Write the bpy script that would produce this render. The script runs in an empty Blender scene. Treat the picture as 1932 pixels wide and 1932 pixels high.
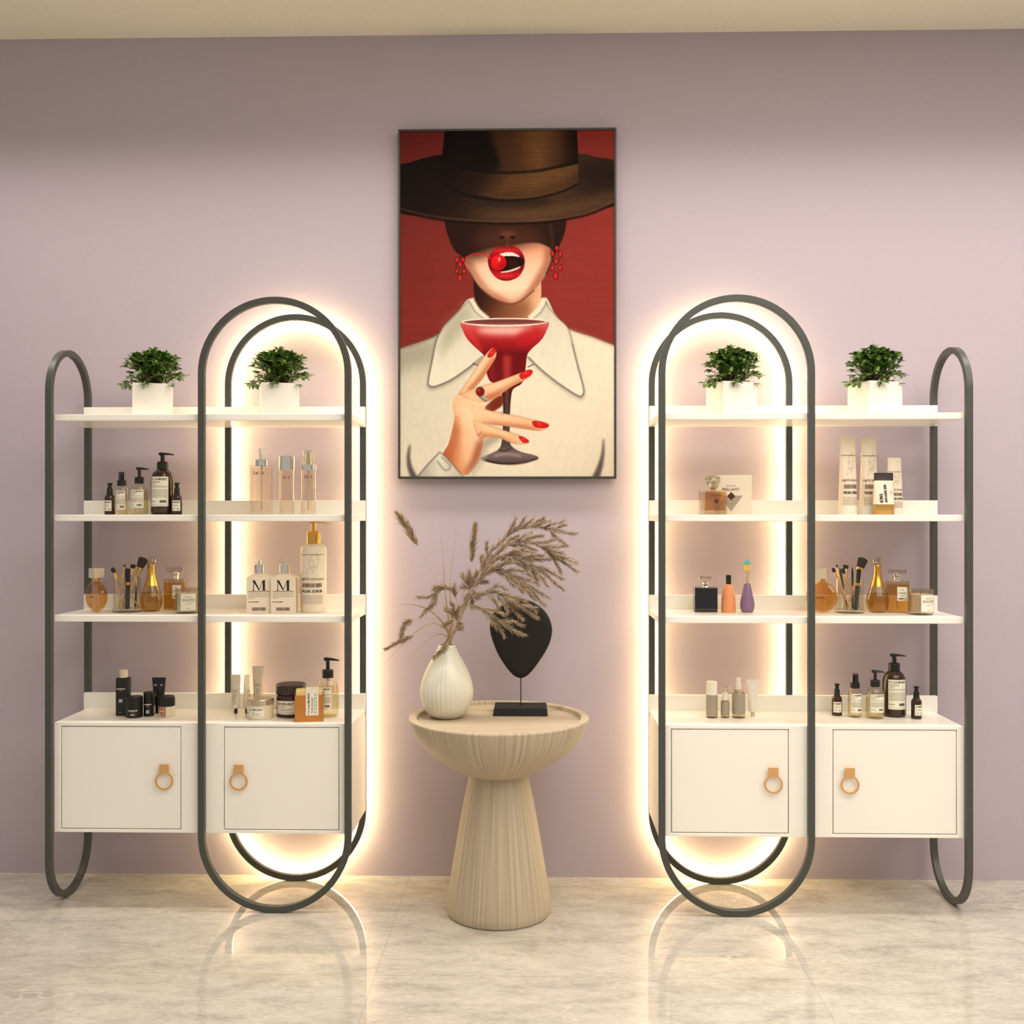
import bpy, bmesh, math, random
import numpy as np
from mathutils import Vector, Matrix

SC = bpy.context.scene
COL = SC.collection
PI = math.pi
R = math.radians
random.seed(7)

# ------------------------------------------------------------------ camera
# level camera, wall plane at Y = 0, floor at Z = 0, room on the -Y side
F, TH, CAMZ, DIST = 1960.0, math.atan(44 / 1960), 1.162, 3.333
CT, ST = math.cos(TH), math.sin(TH)
HOR = 971.0


def X_at(u, Y):
    """world X of photo column u on the plane at depth Y"""
    t, dy = (u - 966) / F, Y + DIST
    return dy * (t * CT - ST) / (CT + t * ST)


def depth(X, Y):
    return (Y + DIST) * CT - X * ST


def Z_at(u, v, Y):
    return CAMZ - (v - HOR) * depth(X_at(u, Y), Y) / F


def P(u, v, Y):
    return Vector((X_at(u, Y), Y, Z_at(u, v, Y)))


def on_plane(u, v, Z):
    """point of the horizontal plane at height Z seen at u, v"""
    d = F * (CAMZ - Z) / (v - HOR)
    t = (u - 966) / F
    X = d * (t * CT - ST)
    dy = d * (CT + t * ST)
    return X, dy - DIST


def mpp(u, Y):
    """metres per photo pixel at that place"""
    return depth(X_at(u, Y), Y) / F


cam = bpy.data.cameras.new('camera')
cam_o = bpy.data.objects.new('camera', cam)
COL.objects.link(cam_o)
cam_o.location = (0, -DIST, CAMZ)
cam_o.rotation_euler = (PI / 2, 0, TH)
cam.sensor_width = 36
cam.lens = 36 * F / 1932
cam.shift_y = (HOR - 966) / 1932
cam.clip_start = 0.05
SC.camera = cam_o

# --------------------------------------------------------------- materials
MATS = {}


def srgb(r, g, b):
    f = lambda c: (c / 255 / 12.92) if c <= 10 else ((c / 255 + .055) / 1.055) ** 2.4
    return (f(r), f(g), f(b), 1)


def mat(name, col, rough=.5, metal=0, spec=.5, **kw):
    if name in MATS:
        return MATS[name]
    m = bpy.data.materials.new(name)
    m.use_nodes = True
    b = m.node_tree.nodes['Principled BSDF']
    b.inputs['Base Color'].default_value = srgb(*col)
    b.inputs['Roughness'].default_value = rough
    b.inputs['Metallic'].default_value = metal
    b.inputs['Specular IOR Level'].default_value = spec
    for k, v in kw.items():
        b.inputs[k].default_value = v
    MATS[name] = m
    return m


def speckle(m, scale, amount, bump=0, detail=3):
    """fine procedural variation of the base colour and surface"""
    nt = m.node_tree
    b = nt.nodes['Principled BSDF']
    c = b.inputs['Base Color'].default_value[:]
    tc = nt.nodes.new('ShaderNodeTexCoord')
    n = nt.nodes.new('ShaderNodeTexNoise')
    n.inputs['Scale'].default_value = scale
    n.inputs['Detail'].default_value = detail
    nt.links.new(tc.outputs['Object'], n.inputs['Vector'])
    r = nt.nodes.new('ShaderNodeValToRGB')
    r.color_ramp.elements[0].position = .3
    r.color_ramp.elements[1].position = .7
    r.color_ramp.elements[0].color = [x * (1 - amount) for x in c[:3]] + [1]
    r.color_ramp.elements[1].color = [min(1, x * (1 + amount)) for x in c[:3]] + [1]
    nt.links.new(n.outputs['Fac'], r.inputs['Fac'])
    nt.links.new(r.outputs['Color'], b.inputs['Base Color'])
    if bump:
        bp = nt.nodes.new('ShaderNodeBump')
        bp.inputs['Strength'].default_value = bump
        bp.inputs['Distance'].default_value = .002
        nt.links.new(n.outputs['Fac'], bp.inputs['Height'])
        nt.links.new(bp.outputs['Normal'], b.inputs['Normal'])
    return m


def glass(name, col=(255, 255, 255), gloss=.08, rough=.02):
    """thin-walled glass: tinted see-through body with clear reflections towards the rim"""
    if name in MATS:
        return MATS[name]
    m = bpy.data.materials.new(name)
    m.use_nodes = True
    nt = m.node_tree
    nt.nodes.clear()
    out = nt.nodes.new('ShaderNodeOutputMaterial')
    tr = nt.nodes.new('ShaderNodeBsdfTransparent')
    tr.inputs['Color'].default_value = srgb(*col)
    gl = nt.nodes.new('ShaderNodeBsdfGlossy')
    gl.inputs['Roughness'].default_value = rough
    lw = nt.nodes.new('ShaderNodeLayerWeight')
    lw.inputs['Blend'].default_value = .25
    mp = nt.nodes.new('ShaderNodeMapRange')
    mp.inputs['To Min'].default_value = gloss * .5
    mp.inputs['To Max'].default_value = min(1, gloss * 7)
    nt.links.new(lw.outputs['Facing'], mp.inputs['Value'])
    mx = nt.nodes.new('ShaderNodeMixShader')
    nt.links.new(mp.outputs['Result'], mx.inputs['Fac'])
    nt.links.new(tr.outputs['BSDF'], mx.inputs[1])
    nt.links.new(gl.outputs['BSDF'], mx.inputs[2])
    nt.links.new(mx.outputs['Shader'], out.inputs['Surface'])
    MATS[name] = m
    return m


# -------------------------------------------------------------- mesh tools
class MB:
    def __init__(self):
        self.v, self.f, self.m = [], [], []

    def add(self, verts, faces, mi=0):
        o = len(self.v)
        self.v += [tuple(p) for p in verts]
        self.f += [tuple(i + o for i in f) for f in faces]
        self.m += [mi] * len(faces)
        return self

    def bm(self, bm, mi=0):
        bm.verts.index_update()
        self.add([v.co[:] for v in bm.verts], [[v.index for v in f.verts] for f in bm.faces], mi)
        bm.free()
        return self

    def box(self, x0, x1, y0, y1, z0, z1, bev=0, mi=0, seg=2, M=None):
        bm = bmesh.new()
        bmesh.ops.create_cube(bm, size=1)
        for v in bm.verts:
            v.co = Vector((x0 + (v.co.x + .5) * (x1 - x0), y0 + (v.co.y + .5) * (y1 - y0), z0 + (v.co.z + .5) * (z1 - z0)))
        if bev:
            bmesh.ops.bevel(bm, geom=bm.edges[:], offset=bev, segments=seg, affect='EDGES', profile=.5)
        if M:
            bm.transform(M)
        return self.bm(bm, mi)

    def lathe(self, prof, n=40, c=(0, 0, 0), mi=0, sx=1, sy=1, M=None, power=None):
        """prof: (r, z) from bottom to top; power: superellipse exponent of the plan"""
        vs, fs = [], []
        for r, z in prof:
            for k in range(n):
                a = 2 * PI * k / n
                ca, sa = math.cos(a), math.sin(a)
                if power:
                    q = (abs(ca) ** power + abs(sa) ** power) ** (-1 / power)
                    ca, sa = ca * q, sa * q
                vs.append(Vector((c[0] + r * ca * sx, c[1] + r * sa * sy, c[2] + z)))
        for j in range(len(prof) - 1):
            for k in range(n):
                k2 = (k + 1) % n
                fs.append((j * n + k, j * n + k2, (j + 1) * n + k2, (j + 1) * n + k))
        if prof[0][0] > 1e-6:
            fs.append(tuple(range(n - 1, -1, -1)))
        if prof[-1][0] > 1e-6:
            fs.append(tuple((len(prof) - 1) * n + k for k in range(n)))
        if M:
            vs = [M @ v for v in vs]
        return self.add(vs, fs, mi)

    def tube(self, pts, rad, n=6, mi=0, cap=True):
        """round tube along pts; rad is one radius or one per point"""
        pts = [Vector(p) for p in pts]
        if not isinstance(rad, (list, tuple)):
            rad = [rad] * len(pts)
        vs, fs = [], []
        up = Vector((0.123, 0.97, 0.21)).normalized()
        for i, p in enumerate(pts):
            t = (pts[min(i + 1, len(pts) - 1)] - pts[max(i - 1, 0)]).normalized()
            a = t.cross(up)
            if a.length < .05:
                a = t.cross(Vector((1, 0, 0)))
            a.normalize()
            b = t.cross(a)
            for k in range(n):
                w = 2 * PI * k / n
                vs.append(p + (a * math.cos(w) + b * math.sin(w)) * rad[i])
        for i in range(len(pts) - 1):
            for k in range(n):
                k2 = (k + 1) % n
                fs.append((i * n + k, i * n + k2, (i + 1) * n + k2, (i + 1) * n + k))
        if cap:
            fs.append(tuple(range(n - 1, -1, -1)))
            fs.append(tuple((len(pts) - 1) * n + k for k in range(n)))
        return self.add(vs, fs, mi)

    def prism(self, poly, y0, y1, mi=0, M=None):
        """outline in x, z extruded along y"""
        n = len(poly)
        vs = [Vector((x, y0, z)) for x, z in poly] + [Vector((x, y1, z)) for x, z in poly]
        if M:
            vs = [M @ v for v in vs]
        fs = [tuple(range(n)), tuple(range(2 * n - 1, n - 1, -1))]
        for k in range(n):
            k2 = (k + 1) % n
            fs.append((k, k + n, k2 + n, k2))
        return self.add(vs, fs, mi)

    def loft(self, rings, mi=0, cap=True):
        n = len(rings[0])
        vs = [p for r in rings for p in r]
        fs = []
        for j in range(len(rings) - 1):
            for k in range(n):
                k2 = (k + 1) % n
                fs.append((j * n + k, j * n + k2, (j + 1) * n + k2, (j + 1) * n + k))
        if cap:
            fs.append(tuple(range(n - 1, -1, -1)))
            fs.append(tuple((len(rings) - 1) * n + k for k in range(n)))
        return self.add(vs, fs, mi)

    def build(self, name, mats, parent=None, smooth=True, angle=21, fix=True):
        me = bpy.data.meshes.new(name)
        me.from_pydata(self.v, [], self.f)
        if not isinstance(mats, (list, tuple)):
            mats = [mats]
        for m in mats:
            me.materials.append(m)
        me.polygons.foreach_set('material_index', self.m)
        if fix:
            b = bmesh.new()
            b.from_mesh(me)
            bmesh.ops.recalc_face_normals(b, faces=b.faces[:])
            b.to_mesh(me)
            b.free()
        if smooth:
            me.polygons.foreach_set('use_smooth', [True] * len(me.polygons))
            me.set_sharp_from_angle(angle=R(angle))
        o = bpy.data.objects.new(name, me)
        COL.objects.link(o)
        if parent is not None:
            o.parent = parent
        return o


def thing(name, label, cat, loc=(0, 0, 0), rotz=0, group=None):
    o = bpy.data.objects.new(name, None)
    COL.objects.link(o)
    o.location = loc
    o.rotation_euler = (0, 0, rotz)
    o.empty_display_size = .03
    o['label'], o['category'] = label, cat
    if group:
        o['group'] = group
    return o


def tag(o, label, cat, group=None):
    o['label'], o['category'] = label, cat
    if group:
        o['group'] = group
    return o


def dup(root, loc, rotz, label, group=None):
    """copy of a thing with copies of its parts and sub-parts"""
    def cp(o, parent):
        c = o.copy()
        COL.objects.link(c)
        c.parent = parent
        for ch in list(o.children):
            cp(ch, c)
        return c
    r = cp(root, None)
    r.location = loc
    r.rotation_euler = (0, 0, rotz)
    r['label'] = label
    if group:
        r['group'] = group
    return r


# ------------------------------------------------------------ flat lettering
_TXT = {}


def text_polys(s):
    """vertices (2D, cap height about 1) and faces of a line of type, left aligned"""
    if s not in _TXT:
        cu = bpy.data.curves.new('t', 'FONT')
        cu.body = s
        cu.size = 1.37
        cu.resolution_u = 2
        ob = bpy.data.objects.new('t', cu)
        COL.objects.link(ob)
        dg = bpy.context.evaluated_depsgraph_get()
        me = bpy.data.meshes.new_from_object(ob.evaluated_get(dg))
        vs = [(v.co.x, v.co.y) for v in me.vertices]
        fs = [tuple(p.vertices) for p in me.polygons]
        bpy.data.objects.remove(ob)
        bpy.data.curves.remove(cu)
        bpy.data.meshes.remove(me)
        _TXT[s] = (vs, fs)
    return _TXT[s]


class Print:
    """flat graphics in local s (right), t (up) coordinates, later wrapped on a surface"""
    def __init__(self):
        self.v, self.f, self.m = [], [], []

    def poly(self, pts, mi=1):
        o = len(self.v)
        self.v += pts
        self.f.append(tuple(range(o, o + len(pts))))
        self.m.append(mi)

    def rect(self, s0, s1, t0, t1, mi=1):
        n = max(1, int(abs(s1 - s0) / .004))
        for k in range(n):
            a, b = s0 + (s1 - s0) * k / n, s0 + (s1 - s0) * (k + 1) / n
            self.poly([(a, t0), (b, t0), (b, t1), (a, t1)], mi)

    def text(self, s, x, y, h, w=None, mi=1, align='l', rot=0, slant=0, bold=0):
        """cap height h, stretched to width w if given"""
        vs, fs = text_polys(s)
        if not vs:
            return
        x0, x1 = min(v[0] for v in vs), max(v[0] for v in vs)
        k = h if not w else w / max(1e-6, x1 - x0)
        wid = (x1 - x0) * k
        ox = {'l': 0, 'c': -wid / 2, 'r': -wid}[align]
        c, sn = math.cos(rot), math.sin(rot)
        offs = [(0, 0)] if not bold else [(-bold, 0), (bold, 0), (0, bold * .6)]
        for bx, by in offs:
            o = len(self.v)
            for px, py in vs:
                qx, qy = (px - x0) * k + ox + slant * py * h + bx, py * h + by
                self.v.append((x + qx * c - qy * sn, y + qx * sn + qy * c))
            for f in fs:
                self.f.append(tuple(i + o for i in f))
                self.m.append(mi)

    def dashes(self, s0, s1, t, h, mi=1, seed=0, fill=.8):
        """a line of type too small to read"""
        rn = random.Random(seed)
        s = s0
        while s < s1:
            w = rn.uniform(1.5, 5) * h
            if s + w > s1:
                w = s1 - s
            self.rect(s, s + w, t, t + h, mi)
            s += w + h * rn.uniform(.5, 1.0) / fill

    def bars(self, s0, s1, t0, t1, n, mi=1, seed=3):
        rn = random.Random(seed)
        ws = [rn.choice((.35, .6, .85)) for _ in range(n)]
        p = (s1 - s0) / n
        for k in range(n):
            self.rect(s0 + k * p, s0 + k * p + p * ws[k], t0, t1, mi)

    def line(self, pts, w, mi=1):
        for a, b in zip(pts[:-1], pts[1:]):
            dx, dy = b[0] - a[0], b[1] - a[1]
            L = math.hypot(dx, dy) or 1e-9
            nx, ny = -dy / L * w / 2, dx / L * w / 2
            ex, ey = dx / L * w * .3, dy / L * w * .3
            self.poly([(a[0] - ex + nx, a[1] - ey + ny), (a[0] - ex - nx, a[1] - ey - ny),
                       (b[0] + ex - nx, b[1] + ey - ny), (b[0] + ex + nx, b[1] + ey + ny)], mi)

    def put(self, mb, fn):
        """fn(s, t, lift) -> 3D point"""
        mb.add([fn(s, t, .00035 * m_) for (s, t), m_ in zip(self.v, self._vm())], self.f, 0)
        mb.m[-len(self.m):] = self.m

    def _vm(self):
        r = [1] * len(self.v)
        for f, m in zip(self.f, self.m):
            for i in f:
                r[i] = 1 if m == 0 else 2
        return r


def wrap_cyl(r, off=0, lift0=.0002, sy=1):
    """wrap round a vertical cylinder, s = 0 facing -Y (turned by off)"""
    def fn(s, t, l):
        a = s / r + off
        return ((r + l + lift0) * math.sin(a), -(r + l + lift0) * math.cos(a) * sy, t)
    return fn


def wrap_flat(y, lift0=.0002):
    def fn(s, t, l):
        return (s, y - l - lift0, t)
    return fn


def smooth(pts, n=8):
    """Catmull-Rom through the points"""
    out = []
    q = [pts[0] * 2 - pts[1]] + pts + [pts[-1] * 2 - pts[-2]]
    for i in range(1, len(q) - 2):
        for k in range(n):
            t = k / n
            out.append(.5 * ((2 * q[i]) + (-q[i - 1] + q[i + 1]) * t + (2 * q[i - 1] - 5 * q[i] + 4 * q[i + 1] - q[i + 2]) * t * t
                             + (-q[i - 1] + 3 * q[i] - 3 * q[i + 1] + q[i + 2]) * t ** 3))
    out.append(pts[-1])
    return out

# ---------------------------------------------------------------- the room
CEIL = 2.704


def nodes_of(m):
    nt = m.node_tree
    return nt, nt.nodes['Principled BSDF']


WALL = speckle(mat('wall_paint', (182, 169, 179), .85, spec=.2), 420, .07, .25)
CEILING = mat('ceiling_paint', (234, 227, 210), .9, spec=.1)
speckle(CEILING, 60, .02)


def marble():
    m = mat('marble_tile', (205, 198, 190), .035, spec=.55)
    nt, b = nodes_of(m)
    L = nt.links.new
    N = nt.nodes.new
    tc = N('ShaderNodeTexCoord')
    mp = N('ShaderNodeMapping')
    mp.inputs['Scale'].default_value = (1.0, 2.4, 1)
    mp.inputs['Rotation'].default_value = (0, 0, R(-16))
    L(tc.outputs['Object'], mp.inputs['Vector'])
    # soft clouds
    n1 = N('ShaderNodeTexNoise')
    n1.inputs['Scale'].default_value = 6.5
    n1.inputs['Detail'].default_value = 9
    n1.inputs['Roughness'].default_value = .74
    n1.inputs['Distortion'].default_value = .35
    L(mp.outputs['Vector'], n1.inputs['Vector'])
    r1 = N('ShaderNodeValToRGB')
    e = r1.color_ramp.elements
    e[0].position, e[0].color = .30, srgb(158, 151, 141)
    e[1].position, e[1].color = .66, srgb(202, 195, 184)
    k = e.new(.47)
    k.color = srgb(185, 178, 167)
    L(n1.outputs['Fac'], r1.inputs['Fac'])
    # thin pale veins: zero crossings of a warped noise
    mp2 = N('ShaderNodeMapping')
    mp2.inputs['Scale'].default_value = (1.3, 2.2, 1)
    mp2.inputs['Rotation'].default_value = (0, 0, R(28))
    L(tc.outputs['Object'], mp2.inputs['Vector'])

    def vein(scale, width, seed):
        n = N('ShaderNodeTexNoise')
        n.noise_dimensions = '4D'
        n.inputs['W'].default_value = seed
        n.inputs['Scale'].default_value = scale
        n.inputs['Detail'].default_value = 4
        n.inputs['Roughness'].default_value = .55
        n.inputs['Distortion'].default_value = .5
        L(mp2.outputs['Vector'], n.inputs['Vector'])
        s = N('ShaderNodeMath'); s.operation = 'SUBTRACT'; s.inputs[1].default_value = .42
        L(n.outputs['Fac'], s.inputs[0])
        a = N('ShaderNodeMath'); a.operation = 'ABSOLUTE'
        L(s.outputs[0], a.inputs[0])
        r = N('ShaderNodeMapRange')
        r.inputs['From Min'].default_value = 0
        r.inputs['From Max'].default_value = width
        r.inputs['To Min'].default_value = 1
        r.inputs['To Max'].default_value = 0
        L(a.outputs[0], r.inputs['Value'])
        return r.outputs['Result']
    v1, v2 = vein(2.6, .010, 1.3), vein(6.5, .013, 7.7)
    # veins come and go
    n3 = N('ShaderNodeTexNoise')
    n3.inputs['Scale'].default_value = 2.1
    L(tc.outputs['Object'], n3.inputs['Vector'])
    g = N('ShaderNodeMapRange')
    g.inputs['From Min'].default_value = .5
    g.inputs['From Max'].default_value = .60
    L(n3.outputs['Fac'], g.inputs['Value'])
    mxv = N('ShaderNodeMath'); mxv.operation = 'MAXIMUM'
    L(v1, mxv.inputs[0]); L(v2, mxv.inputs[1])
    mv = N('ShaderNodeMath'); mv.operation = 'MULTIPLY'
    L(mxv.outputs[0], mv.inputs[0]); L(g.outputs['Result'], mv.inputs[1])
    mv2 = N('ShaderNodeMath'); mv2.operation = 'MULTIPLY'; mv2.inputs[1].default_value = .5
    L(mv.outputs[0], mv2.inputs[0])
    mix = N('ShaderNodeMix'); mix.data_type = 'RGBA'
    L(mv2.outputs[0], mix.inputs['Factor'])
    L(r1.outputs['Color'], mix.inputs['A'])
    mix.inputs['B'].default_value = srgb(222, 213, 200)
    # fine grain
    n4 = N('ShaderNodeTexNoise')
    n4.inputs['Scale'].default_value = 48
    n4.inputs['Detail'].default_value = 8
    n4.inputs['Roughness'].default_value = .7
    L(mp.outputs['Vector'], n4.inputs['Vector'])
    gr = N('ShaderNodeMapRange')
    gr.inputs['From Min'].default_value = .3
    gr.inputs['From Max'].default_value = .7
    gr.inputs['To Min'].default_value = .84
    gr.inputs['To Max'].default_value = 1.12
    L(n4.outputs['Fac'], gr.inputs['Value'])
    mm = N('ShaderNodeMix'); mm.data_type = 'RGBA'; mm.blend_type = 'MULTIPLY'
    mm.inputs['Factor'].default_value = 1
    L(mix.outputs['Result'], mm.inputs['A']); L(gr.outputs['Result'], mm.inputs['B'])
    # tile joints
    sep = N('ShaderNodeSeparateXYZ')
    L(tc.outputs['Object'], sep.inputs['Vector'])

    def joint(out, origin, step):
        a = N('ShaderNodeMath'); a.operation = 'SUBTRACT'; a.inputs[1].default_value = origin - 20 * step
        L(out, a.inputs[0])
        b_ = N('ShaderNodeMath'); b_.operation = 'MODULO'; b_.inputs[1].default_value = step
        L(a.outputs[0], b_.inputs[0])
        c = N('ShaderNodeMath'); c.operation = 'LESS_THAN'; c.inputs[1].default_value = .0018
        L(b_.outputs[0], c.inputs[0])
        return c.outputs[0]
    j1, j2 = joint(sep.outputs['X'], -.405, 1.09), joint(sep.outputs['Y'], -.72, .535)
    jm = N('ShaderNodeMath'); jm.operation = 'MAXIMUM'
    L(j1, jm.inputs[0]); L(j2, jm.inputs[1])
    jf = N('ShaderNodeMath'); jf.operation = 'MULTIPLY'; jf.inputs[1].default_value = .55
    L(jm.outputs[0], jf.inputs[0])
    mj = N('ShaderNodeMix'); mj.data_type = 'RGBA'
    L(jf.outputs[0], mj.inputs['Factor'])
    L(mm.outputs['Result'], mj.inputs['A'])
    mj.inputs['B'].default_value = srgb(140, 130, 118)
    L(mj.outputs['Result'], b.inputs['Base Color'])
    return m


def structure(name, m, *box):
    o = MB().box(*box).build(name, m)
    o['kind'] = 'structure'
    return o


WX0, WX1, RY = -3.6, 3.6, -6.0
structure('wall_back', WALL, WX0, WX1, 0, .12, 0, CEIL)
structure('floor', marble(), WX0, WX1, RY, .12, -.1, 0)
structure('ceiling', CEILING, WX0, WX1, RY, .12, CEIL, CEIL + .1)

# ------------------------------------------------------------------- light
wd = bpy.data.worlds.new('world')
SC.world = wd
wd.use_nodes = True
wd.node_tree.nodes['Background'].inputs['Color'].default_value = (1, .95, .90, 1)
wd.node_tree.nodes['Background'].inputs['Strength'].default_value = .5


def area(name, loc, rot, sx, sy, power, col=(1, .935, .845), spread=180):
    l = bpy.data.lights.new(name, 'AREA')
    l.shape = 'RECTANGLE'
    l.size, l.size_y = sx, sy
    l.energy = power
    l.color = col
    l.spread = R(spread)
    o = bpy.data.objects.new(name, l)
    COL.objects.link(o)
    o.location, o.rotation_euler = loc, rot
    return o


# a strip of ceiling light just in front of the shelving, and an added broad soft fill simulating the room lighting
area('ceiling_strip_light', (.15, -.48, CEIL - .01), (0, 0, 0), 4.6, .16, 27, spread=112)
area('room_fill_light', (1.5, -2.6, CEIL - .01), (0, 0, 0), 3.6, 2.8, 112, spread=180)

# ---------------------------------------------------------- shelving racks
METAL = mat('grey_green_metal', (66, 68, 62), .4, spec=.5)
LACQ = mat('cream_lacquer', (244, 239, 229), .3, spec=.45)
GAP = mat('dark_gap', (40, 34, 28), .8)
BRASS = mat('brushed_brass', (212, 162, 104), .42, metal=.2)
speckle(BRASS, 300, .04)
speckle(METAL, 500, .03)
LED = bpy.data.materials.new('led_light')
LED.use_nodes = True
_b = LED.node_tree.nodes['Principled BSDF']
_b.inputs['Base Color'].default_value = (1, .9, .7, 1)
_b.inputs['Emission Color'].default_value = (1, .79, .39, 1)
LED_STRENGTH = 18
_b.inputs['Emission Strength'].default_value = LED_STRENGTH


def stadium(w, h, n=40):
    """points and outward normals of an upright stadium outline standing on z = 0, centred on 0"""
    r = w / 2
    out = []
    for k in range(n + 1):
        a = PI * k / n
        out.append(((r * math.cos(a), h - r + r * math.sin(a)), (math.cos(a), math.sin(a))))
    for k in range(n + 1):
        a = PI + PI * k / n
        out.append(((r * math.cos(a), r + r * math.sin(a)), (math.cos(a), math.sin(a))))
    return out


def ring_mesh(w, h, t, d0, d1, place):
    """flat bar bent into a stadium; t is the bar's width, d0..d1 its depth; place(a, d, z) -> 3D"""
    mb = MB()
    rings = []
    for (x, z), (nx, nz) in stadium(w, h):
        xi, zi = x - nx * t, z - nz * t
        b = .0012
        sec = [(x - nx * b, z - nz * b, d0), (x, z, d0 + b), (x, z, d1 - b), (x - nx * b, z - nz * b, d1),
               (xi + nx * b, zi + nz * b, d1), (xi, zi, d1 - b), (xi, zi, d0 + b), (xi + nx * b, zi + nz * b, d0)]
        rings.append([place(a, d, z_) for a, z_, d in sec])
    rings.append(rings[0])
    return mb.loft(rings, cap=False)


YF0, YF1, YB0, YB1 = -.322, -.304, -.058, -.040
RW, RH, SH = .449, 1.798, 1.664
SHELVES = (1.4575, 1.162, .866)
CABZ0, CABZ1 = .227, .550


def rack(x0, s, label, side_label):
    root = thing('shelving_rack', label, 'shelving unit', (x0, -.18, 0))
    X = lambda lx: s * lx
    Yo = .18
    RX = RW / 2

    def flat(d_off=0):
        return lambda a, d, z: Vector((X(RX + a), d + Yo, z))
    f = ring_mesh(RW, RH, .019, YF0, YF1, flat()).build('front_ring', METAL, root)
    b = ring_mesh(RW, RH, .019, YB0, YB1, flat()).build('back_ring', METAL, root)
    b['label'] = 'ring by the wall, lit from behind by a light strip'
    led = MB()
    rings = []
    for (x, z), (nx, nz) in stadium(RW, RH):
        q = []
        for dx, d in ((.004, YB1), (.004, YB1 + .020), (.015, YB1 + .020), (.015, YB1)):
            q.append(Vector((X(RX + x - nx * dx), d + Yo, z - nz * dx)))
        rings.append(q)
    rings.append(rings[0])
    led.loft(rings, cap=False).build('light_strip', LED, b)
    mid = (YF0 + YB1) / 2
    side = ring_mesh(YB1 - YF0, SH, .018, .881, .900, lambda a, d, z: Vector((X(d), mid + a + Yo, z))).build('side_ring', METAL, root)
    side['label'] = side_label
    SY0, SY1 = YF1, -.076

    def lip(parent, z0, z1):
        xs = sorted((X(0), X(.893)))
        MB().box(xs[0], xs[1], SY1 + Yo, SY1 + .016 + Yo, z0, z1, .0012).build('back_lip', LACQ, parent)
    for z in SHELVES:
        xs = sorted((X(.0005), X(.8805)))
        sh = MB().box(xs[0], xs[1], SY0 + Yo, SY1 + Yo, z - .0195, z, .002).build('shelf', LACQ, root)
        lip(sh, z - .0195, z + .0445)
    # cabinet carcass with two recessed door openings
    D = ((.0375, .3775), (.504, .8605))
    dz0, dz1 = .237, .5395
    mb = MB()
    ya, yb = SY0 + Yo, SY1 + .016 + Yo

    def bx(a, b_, y0, y1, z0, z1, mi=0, bev=.0015):
        q = sorted((X(a), X(b_)))
        mb.box(q[0], q[1], y0, y1, z0, z1, bev, mi)
    bx(0, .8805, ya, SY1 + Yo, dz1, CABZ1)
    bx(0, .8805, ya, yb, CABZ0, dz0)
    bx(0, D[0][0], ya, yb, dz0 - .002, dz1 + .002)
    bx(D[0][1], D[1][0], ya, yb, dz0 - .002, dz1 + .002)
    bx(D[1][1], .8805, ya, yb, dz0 - .002, dz1 + .002)
    bx(.01, .87, ya + .025, yb - .001, CABZ0 + .002, CABZ1 - .003, 1, 0)
    body = mb.build('cabinet_body', [LACQ, GAP], root)
    lip(body, CABZ1 - .02, CABZ1 + .048)
    g = .0022
    for k, (a, b_) in enumerate(D):
        q = sorted((X(a + g), X(b_ - g)))
        d = MB().box(q[0], q[1], ya + .0006, ya + .020, dz0 + g, dz1 - g, .0012).build('door', LACQ, root)
        hx = X(.331) if k == 0 else X(.5505)
        hz = .382
        r0, r1 = .0215, .0272
        n = 48
        # plate and ring cut from one brass sheet
        hb = MB()
        yo0, yo1 = ya - .012, ya - .0085
        vs, fs = [], []
        for kk in range(n):
            w = 2 * PI * kk / n
            for rr, yy in ((r1, yo0), (r0, yo0), (r0, yo1), (r1, yo1)):
                vs.append((hx + rr * math.cos(w), yy, hz + rr * math.sin(w)))
        for kk in range(n):
            k2 = (kk + 1) % n
            for e in range(4):
                fs.append((kk * 4 + e, kk * 4 + (e + 1) % 4, k2 * 4 + (e + 1) % 4, k2 * 4 + e))
        hb.add(vs, fs)
        hb.box(hx - .0142, hx + .0142, yo0 + .0002, yo1 - .0002, hz + .0242, hz + .049, .0005)
        hb.box(hx - .010, hx + .010, yo1 - .0004, ya + .002, hz + .034, hz + .046, .001)
        hb.build('door_handle', BRASS, d)
    return root


rack(-.5365, -1, 'left shelving rack in cream lacquer with dark metal rings, the tall back ring glowing',
     'slim ring at the outer left end')
rack(.3572, 1, 'right shelving rack in cream lacquer with dark metal rings, the tall back ring glowing',
     'slim ring at the outer right end')

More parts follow.
